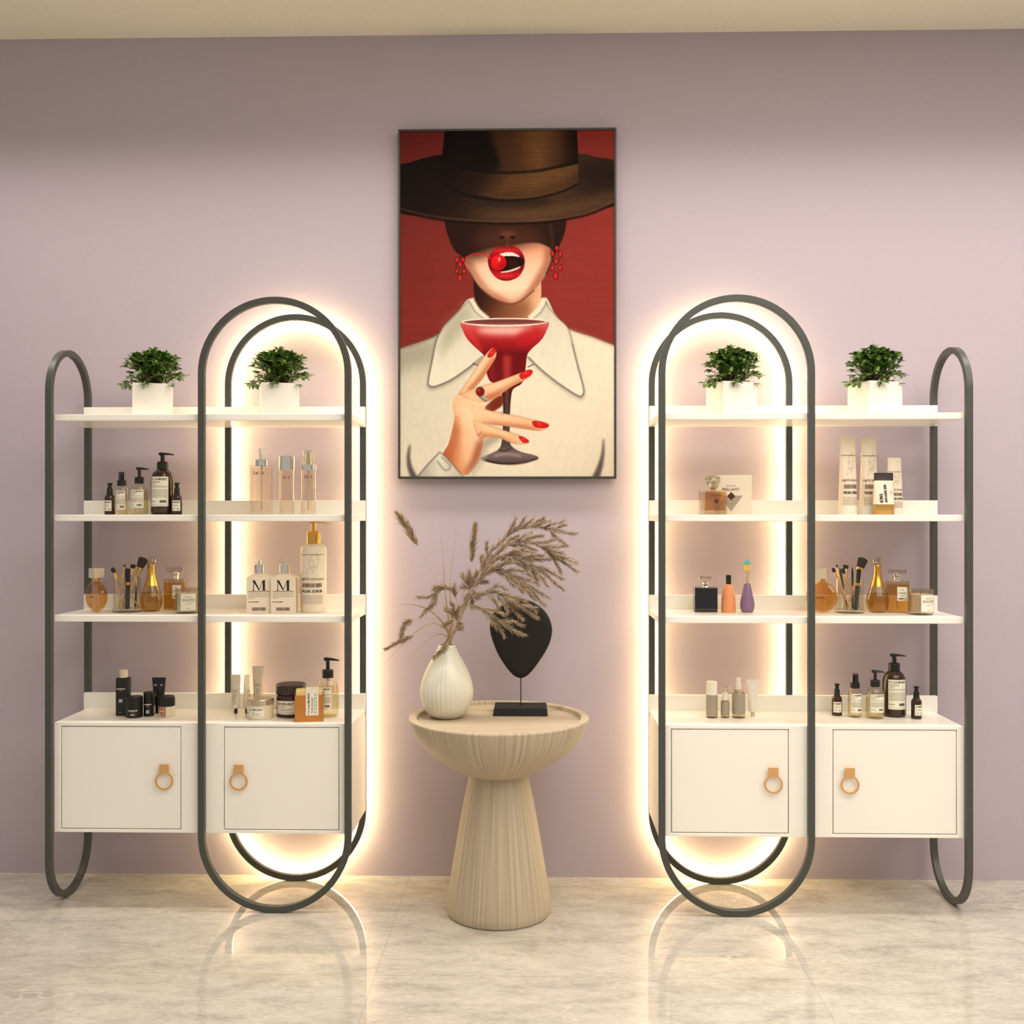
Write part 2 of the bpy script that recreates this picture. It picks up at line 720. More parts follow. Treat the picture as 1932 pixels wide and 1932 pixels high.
# --------------------------------------------------------- mushroom side table
def wood(name):
    m = mat(name, (196, 172, 138), .5, spec=.35)
    nt, b = nodes_of(m)
    L, N = nt.links.new, nt.nodes.new
    tc = N('ShaderNodeTexCoord')
    # grain runs up the turned surface: unroll it round its axis, the seam at the back
    sp_ = N('ShaderNodeSeparateXYZ')
    L(tc.outputs['Object'], sp_.inputs['Vector'])
    ng = N('ShaderNodeMath'); ng.operation = 'MULTIPLY'; ng.inputs[1].default_value = -1
    L(sp_.outputs['Y'], ng.inputs[0])
    an = N('ShaderNodeMath'); an.operation = 'ARCTAN2'
    L(sp_.outputs['X'], an.inputs[0]); L(ng.outputs[0], an.inputs[1])
    cb = N('ShaderNodeCombineXYZ')
    L(an.outputs[0], cb.inputs['X']); L(sp_.outputs['Z'], cb.inputs['Z'])
    mp = N('ShaderNodeMapping')
    mp.inputs['Scale'].default_value = (.16, 1, .012)
    L(cb.outputs['Vector'], mp.inputs['Vector'])
    n = N('ShaderNodeTexNoise')
    n.inputs['Scale'].default_value = 170
    n.inputs['Detail'].default_value = 4
    n.inputs['Roughness'].default_value = .6
    n.inputs['Distortion'].default_value = .25
    L(mp.outputs['Vector'], n.inputs['Vector'])
    mp2 = N('ShaderNodeMapping')
    mp2.inputs['Scale'].default_value = (1, 1, .12)
    L(tc.outputs['Object'], mp2.inputs['Vector'])
    n2 = N('ShaderNodeTexNoise')
    n2.inputs['Scale'].default_value = 9
    n2.inputs['Detail'].default_value = 2
    L(mp2.outputs['Vector'], n2.inputs['Vector'])
    ad = N('ShaderNodeMath'); ad.operation = 'MULTIPLY_ADD'
    ad.inputs[1].default_value = .12
    L(n2.outputs['Fac'], ad.inputs[0]); L(n.outputs['Fac'], ad.inputs[2])
    r = N('ShaderNodeValToRGB')
    e = r.color_ramp.elements
    e[0].position, e[0].color = .34, srgb(160, 143, 121)
    e[1].position, e[1].color = .72, srgb(194, 179, 156)
    k = e.new(.56); k.color = srgb(180, 164, 140)
    L(ad.outputs[0], r.inputs['Fac'])
    L(r.outputs['Color'], b.inputs['Base Color'])
    bp = N('ShaderNodeBump')
    bp.inputs['Strength'].default_value = .35
    bp.inputs['Distance'].default_value = .0015
    L(n.outputs['Fac'], bp.inputs['Height'])
    L(bp.outputs['Normal'], b.inputs['Normal'])
    return m


def wood_flat(name):
    m = wood(name)
    nt = m.node_tree
    tc = [n for n in nt.nodes if n.type == 'TEX_COORD'][0]
    for n in nt.nodes:
        if n.type == 'MAPPING':
            n.inputs['Scale'].default_value = (.02, 1, 1)
            n.inputs['Rotation'].default_value = (0, 0, R(-28))
            nt.links.new(tc.outputs['Object'], n.inputs['Vector'])
    return m


OAK, OAKT = wood('pale_oak'), wood_flat('pale_oak_top')
TX, TY = X_at(941, -.288), -.288
t = thing('mushroom_side_table', 'pale oak side table with a bowl shaped top on a flared stem, between the racks', 'side table', (TX, TY, 0))
MB().lathe([(.145, 0), (.1505, .004), (.1535, .014), (.153, .03), (.1435, .09), (.131, .165), (.1165, .25), (.1015, .33), (.088, .392), (.081, .414)], 96).build('pedestal', OAK, t)
TRAY = .5585
mb = MB().lathe([(.070, .4035), (.083, .4045), (.10, .409), (.12, .4165), (.158, .438), (.197, .466), (.222, .488), (.240, .51), (.253, .535), (.2605, .555), (.2635, .568), (.2625, .5715),
            (.2600, .572), (.2425, .572), (.2405, .5705), (.2385, .5605), (.2365, TRAY)], 96)
mb.m[-1] = 1   # the flat tray floor
mb.build('table_top', [OAK, OAKT], t)

# ------------------------------------------------------------------ white vase
VASE = mat('white_ceramic', (216, 212, 196), .32, spec=.5)
VY = -.245
VX = X_at(843, VY)
v = thing('fluted_vase', 'cream white drop shaped vase with fine vertical flutes, holding dried grasses', 'vase', (VX, VY, TRAY))
prof = [(.030, .0), (.043, .003), (.060, .017), (.0715, .037), (.078, .060), (.0793, .079), (.0765, .102), (.069, .127), (.0575, .152), (.044, .176), (.0325, .196), (.0265, .209), (.0242, .2165),
        (.0225, .2165), (.0235, .207), (.030, .19), (.040, .17), (.05, .13), (.03, .02), (.0001, .018)]
mb = MB()
n = 34 * 6
vs, fs = [], []
for j, (r, z) in enumerate(prof):
    fl = 1 if j < 12 else 0
    amp = .0011 * fl * min(1, max(0, (.165 - z) / .06)) * min(1, z / .02)
    for k in range(n):
        a = 2 * PI * k / n
        rr = r - amp * (1 - abs(math.cos(17 * a)) ** .5) * 1.6
        vs.append((rr * math.cos(a), rr * math.sin(a), z))
for j in range(len(prof) - 1):
    for k in range(n):
        k2 = (k + 1) % n
        fs.append((j * n + k, j * n + k2, (j + 1) * n + k2, (j + 1) * n + k))
fs.append(tuple(range(n - 1, -1, -1)))
mb.add(vs, fs).build('vase_body', VASE, v, angle=80)

# ------------------------------------------------------- black leaf on a stand
BLK = mat('matt_black', (27, 24, 22), .6, spec=.3)
SYF, SYB = -.222, -.118
sx = X_at(982, -.17)
s_ = thing('leaf_sculpture', 'matt black teardrop leaf ornament on a thin rod and block base', 'sculpture', (sx, -.17, TRAY))
mb = MB()
hb, ht = .0825, .0785
z0, z1 = 0, .0225
lo = [Vector((-hb, -.055, z0)), Vector((hb, -.055, z0)), Vector((hb, .055, z0)), Vector((-hb, .055, z0))]
hi = [Vector((-ht, -.051, z1)), Vector((ht, -.051, z1)), Vector((ht, .051, z1)), Vector((-ht, .051, z1))]
mb.loft([lo, hi]).build('base_block', BLK, s_, smooth=False)
MB().tube([(.001, 0, .02), (.001, 0, .12)], .0016, 10).build('rod', BLK, s_)
pts = [(1310, 838), (1352, 847), (1400, 868), (1450, 902), (1492, 945), (1522, 995), (1540, 1050), (1545, 1105), (1535, 1165), (1512, 1228), (1475, 1295), (1430, 1362), (1385, 1422), (1340, 1468), (1310, 1484), (1285, 1490),
       (1258, 1484), (1225, 1466), (1180, 1420), (1130, 1350), (1085, 1270), (1050, 1180), (1032, 1110), (1028, 1050), (1038, 990), (1064, 943), (1105, 904), (1160, 870), (1220, 847), (1268, 838)]
pts = [(v.x, v.y) for v in smooth([Vector((a, b, 0)) for a, b in pts[-1:] + pts + pts[:1]], 4)[4:-5]]
pl = []
for px, py in pts:
    q = P(690 + px / 4.391, 940 + py / 4.391, -.17)
    pl.append((q.x - sx, q.z - TRAY))
cx, cz = sum(p[0] for p in pl) / len(pl), sum(p[1] for p in pl) / len(pl)
sh = lambda k: [(cx + (p[0] - cx) * k, cz + (p[1] - cz) * k) for p in pl]
rings = []
for k, y in ((.0, -.0085), (.5, -.0075), (.85, -.006), (.965, -.0045), (1, -.001), (1, .001), (.965, .0045), (.85, .006), (.5, .0075), (0, .0085)):
    rings.append([Vector((a, y, b)) for a, b in sh(max(k, .01))])
MB().loft(rings).build('leaf_disc', BLK, s_, angle=60)

# --------------------------------------------------------------- potted plants
POT = mat('white_pot', (244, 238, 226), .3, spec=.4)
SOIL = speckle(mat('potting_soil', (58, 44, 32), .9), 80, .5, .6)
BARK = mat('twig', (74, 58, 38), .8)


def leaf_mat(name, a, b_, c):
    m = mat(name, b_, .38, spec=.45)
    nt, bs = nodes_of(m)
    g = nt.nodes.new('ShaderNodeNewGeometry')
    r = nt.nodes.new('ShaderNodeValToRGB')
    e = r.color_ramp.elements
    e[0].color, e[1].color = srgb(*a), srgb(*c)
    k = e.new(.6); k.color = srgb(*b_)
    nt.links.new(g.outputs['Random Per Island'], r.inputs['Fac'])
    nt.links.new(r.outputs['Color'], bs.inputs['Base Color'])
    bs.inputs['Subsurface Weight'].default_value = 0
    return m


LEAF = leaf_mat('leaf_green', (52, 80, 30), (98, 134, 56), (176, 198, 120))


def leaf(mb, p, d, up, L, W):
    """small pointed leaf, folded a little along its midrib"""
    d = d.normalized()
    s = d.cross(up)
    if s.length < .05:
        s = d.cross(Vector((1, 0, 0)))
    s.normalize()
    n = s.cross(d).normalized()
    mid = [p, p + d * L * .35 + n * L * .05, p + d * L * .72 + n * L * .03, p + d * L - n * L * .08]
    e = lambda i, k, w: mid[i] + s * k * w + n * abs(w) * .25
    vs = [mid[0], e(1, 1, W), e(2, 1, W * .8), mid[3], e(2, -1, W * .8), e(1, -1, W), mid[1], mid[2]]
    mb.add(vs, [(0, 1, 6), (6, 1, 2, 7), (7, 2, 3), (0, 6, 5), (6, 7, 4, 5), (7, 3, 4)])


def make_plant(label):
    root = thing('potted_plant', label, 'potted plant')
    L, H, w = .111, .0985, .004
    mb = MB()
    h = L / 2
    sq = lambda q, z: [Vector((-q, -q, z)), Vector((q, -q, z)), Vector((q, q, z)), Vector((-q, q, z))]
    mb.loft([sq(h - .001, 0), sq(h, .001), sq(h, H - .0008), sq(h - .0008, H), sq(h - w, H), sq(h - w, H - .012)], cap=True)
    mb.build('plant_pot', POT, root)
    MB().box(-h + w, h - w, -h + w, h - w, .05, H - .0118).build('soil', SOIL, root)
    rn = random.Random(11)
    fol, tw = MB(), MB()
    N_ = 100
    for i in range(N_):
        # tip spread over a flattened dome that droops low on both sides
        az = 2 * PI * (i * .618034) % (2 * PI)
        q = ((i + .5) / N_) ** .55
        rr = q * rn.uniform(.86, 1.08)
        hx, hy = .088, .074
        hz = .092 * math.sqrt(max(0, 1 - min(1, q) ** 2.6)) * rn.uniform(.75, 1.08) + rn.uniform(-.006, .012)
        tip = Vector((hx * rr * math.cos(az), hy * rr * math.sin(az), H + hz))
        if q > .88:
            tip.z = H + rn.uniform(-.012, .045)
        base = Vector((rn.uniform(-.03, .03), rn.uniform(-.03, .03), H - .012))
        m1 = base.lerp(tip, .5) + Vector((0, 0, .022 * (1 - q) + .014))
        path = [base, base.lerp(m1, .6) + Vector((0, 0, .004)), m1, m1.lerp(tip, .55) + Vector((0, 0, .004)), tip]
        tw.tube(path, [.0013, .0011, .0009, .0007, .0004], 4)
        # leaves along the twig, alternating, with a rosette at the tip
        for k in range(9):
            f = .30 + .7 * k / 8
            j = min(3, int(f * 4))
            p = path[j].lerp(path[j + 1], f * 4 - j)
            d = (path[j + 1] - path[j]).normalized()
            out = Vector((rn.uniform(-1, 1), rn.uniform(-1, 1), rn.uniform(-.5, .7)))
            dd = d * .7 + out * .8
            leaf(fol, p, dd, Vector((rn.uniform(-.4, .4), rn.uniform(-.4, .4), 1)), rn.uniform(.016, .026), rn.uniform(.0046, .0066))
        for k in range(5):
            a = 2 * PI * k / 5 + rn.random()
            d = (path[4] - path[3]).normalized()
            out = Vector((math.cos(a), math.sin(a), .25))
            leaf(fol, tip, d * .5 + out, Vector((0, 0, 1)), rn.uniform(.016, .026), rn.uniform(.0048, .0066))
    tw.build('twigs', BARK, root)
    fol.build('foliage', LEAF, root, fix=False, angle=70)
    return root


PZ = SHELVES[0]
pl0 = make_plant('small leafy plant in a square white pot, outer left end of the left rack')
PG = 'potted plants on the top shelves'
pl0['group'] = PG
PR = R(17)
spots = [(289, None), (527, 'small leafy plant in a square white pot inside the glowing arch of the left rack'),
         (1380, 'small leafy plant in a square white pot inside the glowing arch of the right rack'),
         (1650, 'small leafy plant in a square white pot, outer right end of the right rack')]
for u, lab in spots:
    loc = (X_at(u, -.195), -.195, PZ)
    if lab is None:
        pl0.location, pl0.rotation_euler = loc, (0, 0, PR)
    else:
        dup(pl0, loc, PR, lab, PG)

# ---------------------------------------------------------------- dried grasses
STRAW = speckle(mat('dry_straw', (176, 150, 110), .6), 60, .15)
PLUME = leaf_mat('dry_plume', (108, 88, 66), (150, 126, 96), (204, 178, 138))


def spike(mb, p, d, L, w):
    """one thin seed husk: a three sided sliver"""
    d = d.normalized()
    a = d.cross(Vector((.3, .9, .2))).normalized()
    b = d.cross(a)
    m = p + d * L * .35
    vs = [p, m + a * w, m + (a * -.5 + b * .87) * w, m + (a * -.5 - b * .87) * w, p + d * L]
    mb.add(vs, [(0, 2, 1), (0, 3, 2), (0, 1, 3), (1, 2, 4), (2, 3, 4), (3, 1, 4)])


def sprig(mb, path, rn, dens, L, w, spread=.42, taper=True):
    """husks all along a branch, leaning towards its tip"""
    seg = [(path[i + 1] - path[i]).length for i in range(len(path) - 1)]
    tot = sum(seg)
    n = max(4, int(tot * dens * .62))
    for k in range(n):
        s = (k + rn.random()) / n * tot
        i = 0
        while i < len(seg) - 1 and s > seg[i]:
            s -= seg[i]
            i += 1
        p = path[i].lerp(path[i + 1], min(1, s / seg[i]))
        d = (path[i + 1] - path[i]).normalized()
        o = Vector((rn.gauss(0, 1), rn.gauss(0, 1), rn.gauss(0, 1)))
        o = (o - d * o.dot(d)).normalized()
        f = (k / n)
        k_ = 1 - .35 * f if taper else .45 + .55 * math.sin(PI * min(1, f * .85 + .15))
        spike(mb, p, d + o * spread * 1.55 * rn.uniform(.35, 1.4), L * 1.9 * rn.uniform(.7, 1.25) * k_, w * .9)
    spike(mb, path[-1], (path[-1] - path[-2]), L * 1.1, w)


GN = Vector((VX, VY, TRAY + .212))   # mouth of the vase


def grass(label, stem, plume=None, branches=(), y=0, dens=900, L=.014, w=.0008, sr=.0011, spread=.42, bdens=None, blade=0, seed=1, fat=False):
    """stem / plume / branches: photo outlines traced at the real distance VY + y"""
    rn = random.Random(seed)
    root = thing('dried_grass_stem', label, 'dried grass', GN, 0, 'dried grasses in the vase')

    def pt(u, v, f=1.0):
        return P(u, v, VY + y * f) - GN
    a0 = rn.uniform(-PI, PI)
    low = Vector((.008 * math.cos(a0), .008 * math.sin(a0), -.07))
    mouth = Vector((.010 * math.cos(a0), .010 * math.sin(a0), .0))
    sp = [low, mouth] + [pt(u, v, (i + 1) / len(stem)) for i, (u, v) in enumerate(stem)]
    sp = smooth(sp, 8)
    if blade:
        # flat grass blade that narrows to a tip
        mb = MB()
        n = len(sp)
        rr = [Vector((0, 0, 0))] * 0
        for i, p in enumerate(sp):
            d = (sp[min(i + 1, n - 1)] - sp[max(i - 1, 0)]).normalized()
            s = d.cross(Vector((0, 1, 0)))
            s = s.normalized() if s.length > .01 else Vector((1, 0, 0))
            wd_ = 2.1 * blade * (1 - (i / (n - 1)) ** 1.6) + .0002
            nn = s.cross(d)
            rr.append([p + s * wd_, p + nn * wd_ * .25, p - s * wd_, p - nn * wd_ * .25])
        mb.loft(rr).build('blade', STRAW, root)
        return root
    MB().tube(sp, [sr * (1 - .45 * i / len(sp)) for i in range(len(sp))], 6).build('stem', STRAW, root)
    if plume:
        mb = MB()
        path = smooth([sp[-1]] + [pt(u, v) for u, v in plume], 10)
        mb.tube(path, [sr * .55 * (1 - .6 * i / len(path)) for i in range(len(path))], 4)
        sprig(mb, path, rn, dens, L, w, spread, not fat)
        for br in branches:
            bp = [pt(u, v) + Vector((0, rn.uniform(-.012, .012) * (k > 0), 0)) for k, (u, v) in enumerate(br)]
            bpth = smooth(bp, 7)
            mb.tube(bpth, .00035, 3)
            sprig(mb, bpth, rn, bdens or dens, L, w, spread * .9)
        mb.build('plume', PLUME, root, smooth=False, fix=False)
    return root


grass('dried grass plume arching highest over the black leaf, its tip farthest right at the top', [(868, 1160), (890, 1100), (905, 1075)],
      [(928, 1040), (948, 1020), (972, 1000), (998, 994), (1020, 995), (1042, 1000), (1062, 1004), (1086, 1007)],
      [[(955, 1014), (966, 995), (973, 979)], [(965, 1006), (980, 992), (990, 979)], [(980, 998), (995, 988), (1007, 979)], [(998, 994), (1012, 986), (1025, 979)], [(1008, 994), (1024, 986), (1037, 982)],
       [(1020, 996), (1042, 990), (1064, 983)], [(1036, 1000), (1050, 1014), (1068, 1028)], [(1040, 1001), (1052, 996), (1066, 991)], [(920, 1050), (918, 1040), (919, 1026)], [(910, 1068), (907, 1060), (910, 1050)]],
      y=-.03, dens=2600, seed=2, L=.013)
grass('dried grass plume in the upper middle of the big bunch, drooping to the far right', [(868, 1165), (888, 1110), (905, 1080)],
      [(930, 1052), (952, 1032), (978, 1022), (1005, 1024), (1028, 1036), (1050, 1052), (1070, 1066), (1088, 1078)],
      [[(965, 1026), (985, 1014), (1000, 1006)], [(985, 1022), (1005, 1014), (1022, 1012)], [(1000, 1024), (1025, 1024), (1048, 1017)], [(1020, 1030), (1045, 1032), (1068, 1030)], [(1030, 1038), (1045, 1056), (1058, 1080)],
       [(1045, 1048), (1068, 1054), (1088, 1062)], [(1025, 1034), (1042, 1040), (1062, 1044)], [(940, 1042), (958, 1024), (975, 1012)], [(960, 1030), (985, 1030), (1010, 1038)]],
      y=-.045, dens=3000, seed=3, L=.013)
grass('dense dried grass plume in the centre of the bunch, below the topmost two', [(868, 1170), (886, 1120), (905, 1090)],
      [(928, 1062), (950, 1048), (975, 1048), (1000, 1062), (1022, 1078), (1042, 1096), (1060, 1111)],
      [[(955, 1048), (980, 1040), (1005, 1042)], [(975, 1050), (1000, 1050), (1024, 1048)], [(985, 1054), (1010, 1056), (1036, 1056)], [(1005, 1066), (1032, 1076), (1060, 1092)], [(1000, 1062), (1015, 1082), (1032, 1104)],
       [(990, 1056), (1004, 1078), (1016, 1102)], [(965, 1048), (985, 1062), (995, 1078)], [(940, 1056), (960, 1056), (985, 1068)], [(945, 1052), (968, 1042), (988, 1036)]],
      y=-.06, dens=3200, seed=4, L=.013)
grass('dried grass plume at mid height of the bunch, ending just above the black leaf', [(868, 1175), (884, 1130), (898, 1098)],
      [(922, 1080), (945, 1076), (968, 1086), (988, 1100), (1008, 1112), (1034, 1128)],
      [[(930, 1078), (952, 1064), (972, 1062)], [(950, 1078), (975, 1076), (1002, 1086)], [(965, 1086), (990, 1092), (1014, 1100)], [(985, 1100), (1005, 1120), (1026, 1141)], [(975, 1092), (990, 1110), (1008, 1130)],
       [(955, 1082), (972, 1098), (984, 1116)], [(935, 1078), (955, 1088), (968, 1104)], [(915, 1084), (935, 1070), (955, 1058)]],
      y=-.07, dens=3000, seed=5, L=.013)
grass('dried grass plume lying across the upper part of the black leaf', [(864, 1180), (876, 1150), (890, 1128)],
      [(912, 1120), (935, 1118), (955, 1128), (975, 1142), (995, 1154), (1013, 1165)],
      [[(915, 1119), (938, 1106), (955, 1112)], [(940, 1122), (965, 1126), (990, 1136), (1010, 1152)], [(950, 1128), (965, 1146), (985, 1167)], [(935, 1122), (948, 1136), (958, 1152)], [(960, 1134), (985, 1142), (1008, 1147)], [(920, 1120), (934, 1134), (941, 1148)]],
      y=-.085, dens=3000, seed=6, L=.013)
grass('lowest dried grass plume hanging over the middle of the black leaf', [(862, 1185), (870, 1160), (884, 1142)],
      [(902, 1146), (920, 1158), (938, 1170), (955, 1180), (972, 1190), (989, 1199)],
      [[(905, 1148), (928, 1150), (952, 1160)], [(925, 1162), (940, 1180), (951, 1199)], [(918, 1158), (928, 1172), (936, 1186)], [(940, 1172), (962, 1172), (985, 1181)], [(950, 1178), (968, 1190), (985, 1199)]],
      y=-.10, dens=2800, seed=7, L=.012)
grass('short bushy dried grass tuft at the root of the big bunch', [(862, 1180), (874, 1140), (884, 1115)],
      [(886, 1102), (887, 1090), (885, 1080)],
      [[(886, 1104), (880, 1096), (873, 1086)], [(887, 1100), (895, 1090), (900, 1080)], [(886, 1110), (878, 1108), (872, 1108)], [(888, 1112), (896, 1118), (902, 1128)], [(888, 1118), (890, 1132), (893, 1146)], [(886, 1120), (880, 1128), (878, 1140)], [(888, 1104), (903, 1100), (918, 1098)]],
      y=-.05, dens=4200, seed=8, L=.013, spread=.7)
grass('single dried grass spike leaning up to the far left, above the glowing rack', [(846, 1175), (832, 1125), (812, 1074), (789, 1032)],
      [(778, 1012), (764, 990), (751, 970)], y=-.01, dens=4200, seed=9, L=.020, w=.0009, sr=.0007, spread=.34, fat=True)
grass('single dried grass spike standing upright left of the big bunch', [(858, 1165), (876, 1115), (889, 1072), (890, 1062)],
      [(891, 1045), (894, 1018), (897, 990)], y=0, dens=4600, seed=10, L=.017, w=.0009, sr=.0007, spread=.34, fat=True)
grass('dried grass plume curling to the left in a low arch above the vase', [(862, 1180), (864, 1150), (861, 1130)],
      [(852, 1114), (838, 1110), (826, 1116), (812, 1126), (790, 1127)],
      [[(836, 1110), (826, 1108), (818, 1112)], [(828, 1116), (816, 1138), (806, 1150), (796, 1162)], [(822, 1120), (820, 1134), (812, 1148)], [(860, 1126), (858, 1114), (858, 1106)], [(848, 1112), (836, 1106), (826, 1110)]],
      y=-.05, dens=3000, seed=11, L=.013)
grass('short dried grass tuft standing right above the vase mouth', [(857, 1195), (862, 1175)],
      [(860, 1160), (856, 1148), (852, 1140)],
      [[(861, 1166), (852, 1156), (842, 1150)], [(862, 1176), (866, 1184), (868, 1180)], [(858, 1170), (846, 1176), (836, 1180)], [(861, 1158), (866, 1150), (868, 1146)], [(863, 1172), (868, 1178), (870, 1186)]],
      y=-.055, dens=4200, seed=12, L=.012, spread=.6)
grass('curled caterpillar shaped grass spike left of the vase', [(843, 1195), (826, 1172), (804, 1166), (779, 1169)],
      [(767, 1176), (759, 1188), (757, 1202)], y=-.03, dens=7000, seed=13, L=.011, w=.0008, sr=.0006, spread=.85)
grass('flat dried grass spike pointing down to the left, below the curled one', [(842, 1203), (824, 1194), (800, 1195), (781, 1199)],
      [(765, 1206), (748, 1214), (731, 1223)], y=-.05, dens=5000, seed=14, L=.014, w=.0008, sr=.0006, spread=.3)
grass('dark dried grass spike drooping over the front of the vase', [(851, 1204), (847, 1208)],
      [(840, 1220), (831, 1230), (820, 1240)], y=-.075, dens=6500, seed=15, L=.013, w=.0009, sr=.0008, spread=.45)
grass('long thin grass blade arching over to the left', [(846, 1192), (822, 1160), (796, 1145), (768, 1140), (736, 1147)], blade=.0016, y=-.03, seed=16)
grass('thin straight grass blade standing up, left of two', [(848, 1180), (840, 1120), (836, 1060), (829, 985)], blade=.0012, y=-.01, seed=17)
grass('thin straight grass blade standing up, right of two', [(851, 1180), (849, 1105), (856, 1040), (869, 966)], blade=.0009, y=.02, seed=18)
grass('long bent grass blade pointing down to the left towards the glowing rack', [(844, 1190), (818, 1176), (790, 1188), (760, 1215), (708, 1270)], blade=.0012, y=-.06, seed=19)
grass('short bent grass blade pointing down to the left beside the vase', [(846, 1204), (830, 1196), (812, 1204), (790, 1226), (766, 1252)], blade=.0010, y=-.07, seed=20)
grass('cut pale grass stalk standing straight out of the vase', [(853, 1185), (852, 1153)], y=-.03, sr=.0021, seed=21)

# ----------------------------------------------------------- framed wall picture
# painted portrait print: composed as a colour field on a fine flat grid of the print itself
PW, PH = 440, 710
PX0, PX1, PY0, PY1 = 66, 1189, 68, 1877      # outline space of the print
SXp, SYp = PW / (PX1 - PX0), PH / (PY1 - PY0)


class Canvas:
    def __init__(self):
        yy, xx = np.mgrid[0:PH, 0:PW]
        self.x = PX0 + (xx + .5) / SXp
        self.y = PY0 + (yy + .5) / SYp
        self.a = np.zeros((PH, PW, 3))
        self.rn = np.random.RandomState(4)

    def spl(self, pts, n=7, closed=True):
        p = np.array(pts, float)
        N = len(p)
        out = []
        rng = range(N) if closed else range(N - 1)
        for i in rng:
            g = lambda k: p[(i + k) % N] if closed else p[min(max(i + k, 0), N - 1)]
            p0, p1, p2, p3 = g(-1), g(0), g(1), g(2)
            for t in np.linspace(0, 1, n, endpoint=False):
                out.append(.5 * (2 * p1 + (p2 - p0) * t + (2 * p0 - 5 * p1 + 4 * p2 - p3) * t * t + (3 * p1 - p0 - 3 * p2 + p3) * t ** 3))
        if not closed:
            out.append(p[-1])
        return np.array(out)

    def mask(self, pts, curved=True, blur=0):
        p = self.spl(pts) if curved else np.array(pts, float)
        X, Y = (p[:, 0] - PX0) * SXp, (p[:, 1] - PY0) * SYp
        X2, Y2 = np.roll(X, -1), np.roll(Y, -1)
        m = np.zeros((PH, PW + 1))
        SS = 3
        for row in range(max(0, int(Y.min())), min(PH, int(Y.max()) + 1)):
            for s in range(SS):
                yc = row + (s + .5) / SS
                hit = (Y <= yc) != (Y2 <= yc)
                if not hit.any():
                    continue
                xs = np.sort(X[hit] + (yc - Y[hit]) / (Y2[hit] - Y[hit]) * (X2[hit] - X[hit]))
                for a, b in zip(xs[0::2], xs[1::2]):
                    a, b = max(a, 0), min(b, PW)
                    if b <= a:
                        continue
                    ia, ib = int(a), int(b)
                    if ia == ib:
                        m[row, ia] += (b - a) / SS
                    else:
                        m[row, ia] += (ia + 1 - a) / SS
                        m[row, ia + 1:ib] += 1 / SS
                        m[row, ib] += (b - ib) / SS
        m = m[:, :PW]
        return self.blur(m, blur) if blur else m

    def blur(self, m, r):
        r = max(1, int(round(r * SXp)))
        k = 2 * r + 1
        for _ in range(2):
            for ax in (0, 1):
                q = np.pad(m, [(r + 1, r) if i == ax else (0, 0) for i in (0, 1)], mode='edge')
                c = np.cumsum(q, axis=ax)
                m = (c[k:] - c[:-k]) / k if ax == 0 else (c[:, k:] - c[:, :-k]) / k
        return m

    def put(self, m, col, op=1.0):
        c = np.array(col) / 255. if not isinstance(col, np.ndarray) else col
        w = (m * op)[..., None]
        self.a = self.a * (1 - w) + c * w

    def grad(self, t, stops):
        t = np.clip(t, 0, 1)
        ks = [s[0] for s in stops]
        return np.stack([np.interp(t, ks, [s[1][c] / 255. for s in stops]) for c in range(3)], -1)

    def stroke(self, pts, w, col, op=1.0, blur=0, w1=None, clip=None):
        p = self.spl(pts, 6, False)
        n = len(p)
        d = np.gradient(p, axis=0)
        d /= np.linalg.norm(d, axis=1)[:, None] + 1e-9
        nn = np.stack([-d[:, 1], d[:, 0]], -1)
        ww = np.linspace(w, w if w1 is None else w1, n)[:, None] / 2
        m = self.mask(np.concatenate([p + nn * ww, (p - nn * ww)[::-1]]), False, blur)
        self.put(m if clip is None else m * clip, col, op)

    def ell(self, cx, cy, rx, ry, blur=0):
        a = np.linspace(0, 2 * PI, 30, endpoint=False)
        return self.mask(np.stack([cx + rx * np.cos(a), cy + ry * np.sin(a)], -1), False, blur)

    def noise(self, sx, sy, seed):
        rn = np.random.RandomState(seed)
        m = rn.rand(PH, PW) - .5
        for ax, r in ((1, sx), (0, sy)):
            if r:
                k = 2 * r + 1
                q = np.pad(m, [(r + 1, r) if i == ax else (0, 0) for i in (0, 1)], mode='wrap')
                c = np.cumsum(q, axis=ax)
                m = (c[k:] - c[:-k]) / k if ax == 0 else (c[:, k:] - c[:, :-k]) / k
        return m / (np.abs(m).max() + 1e-9)


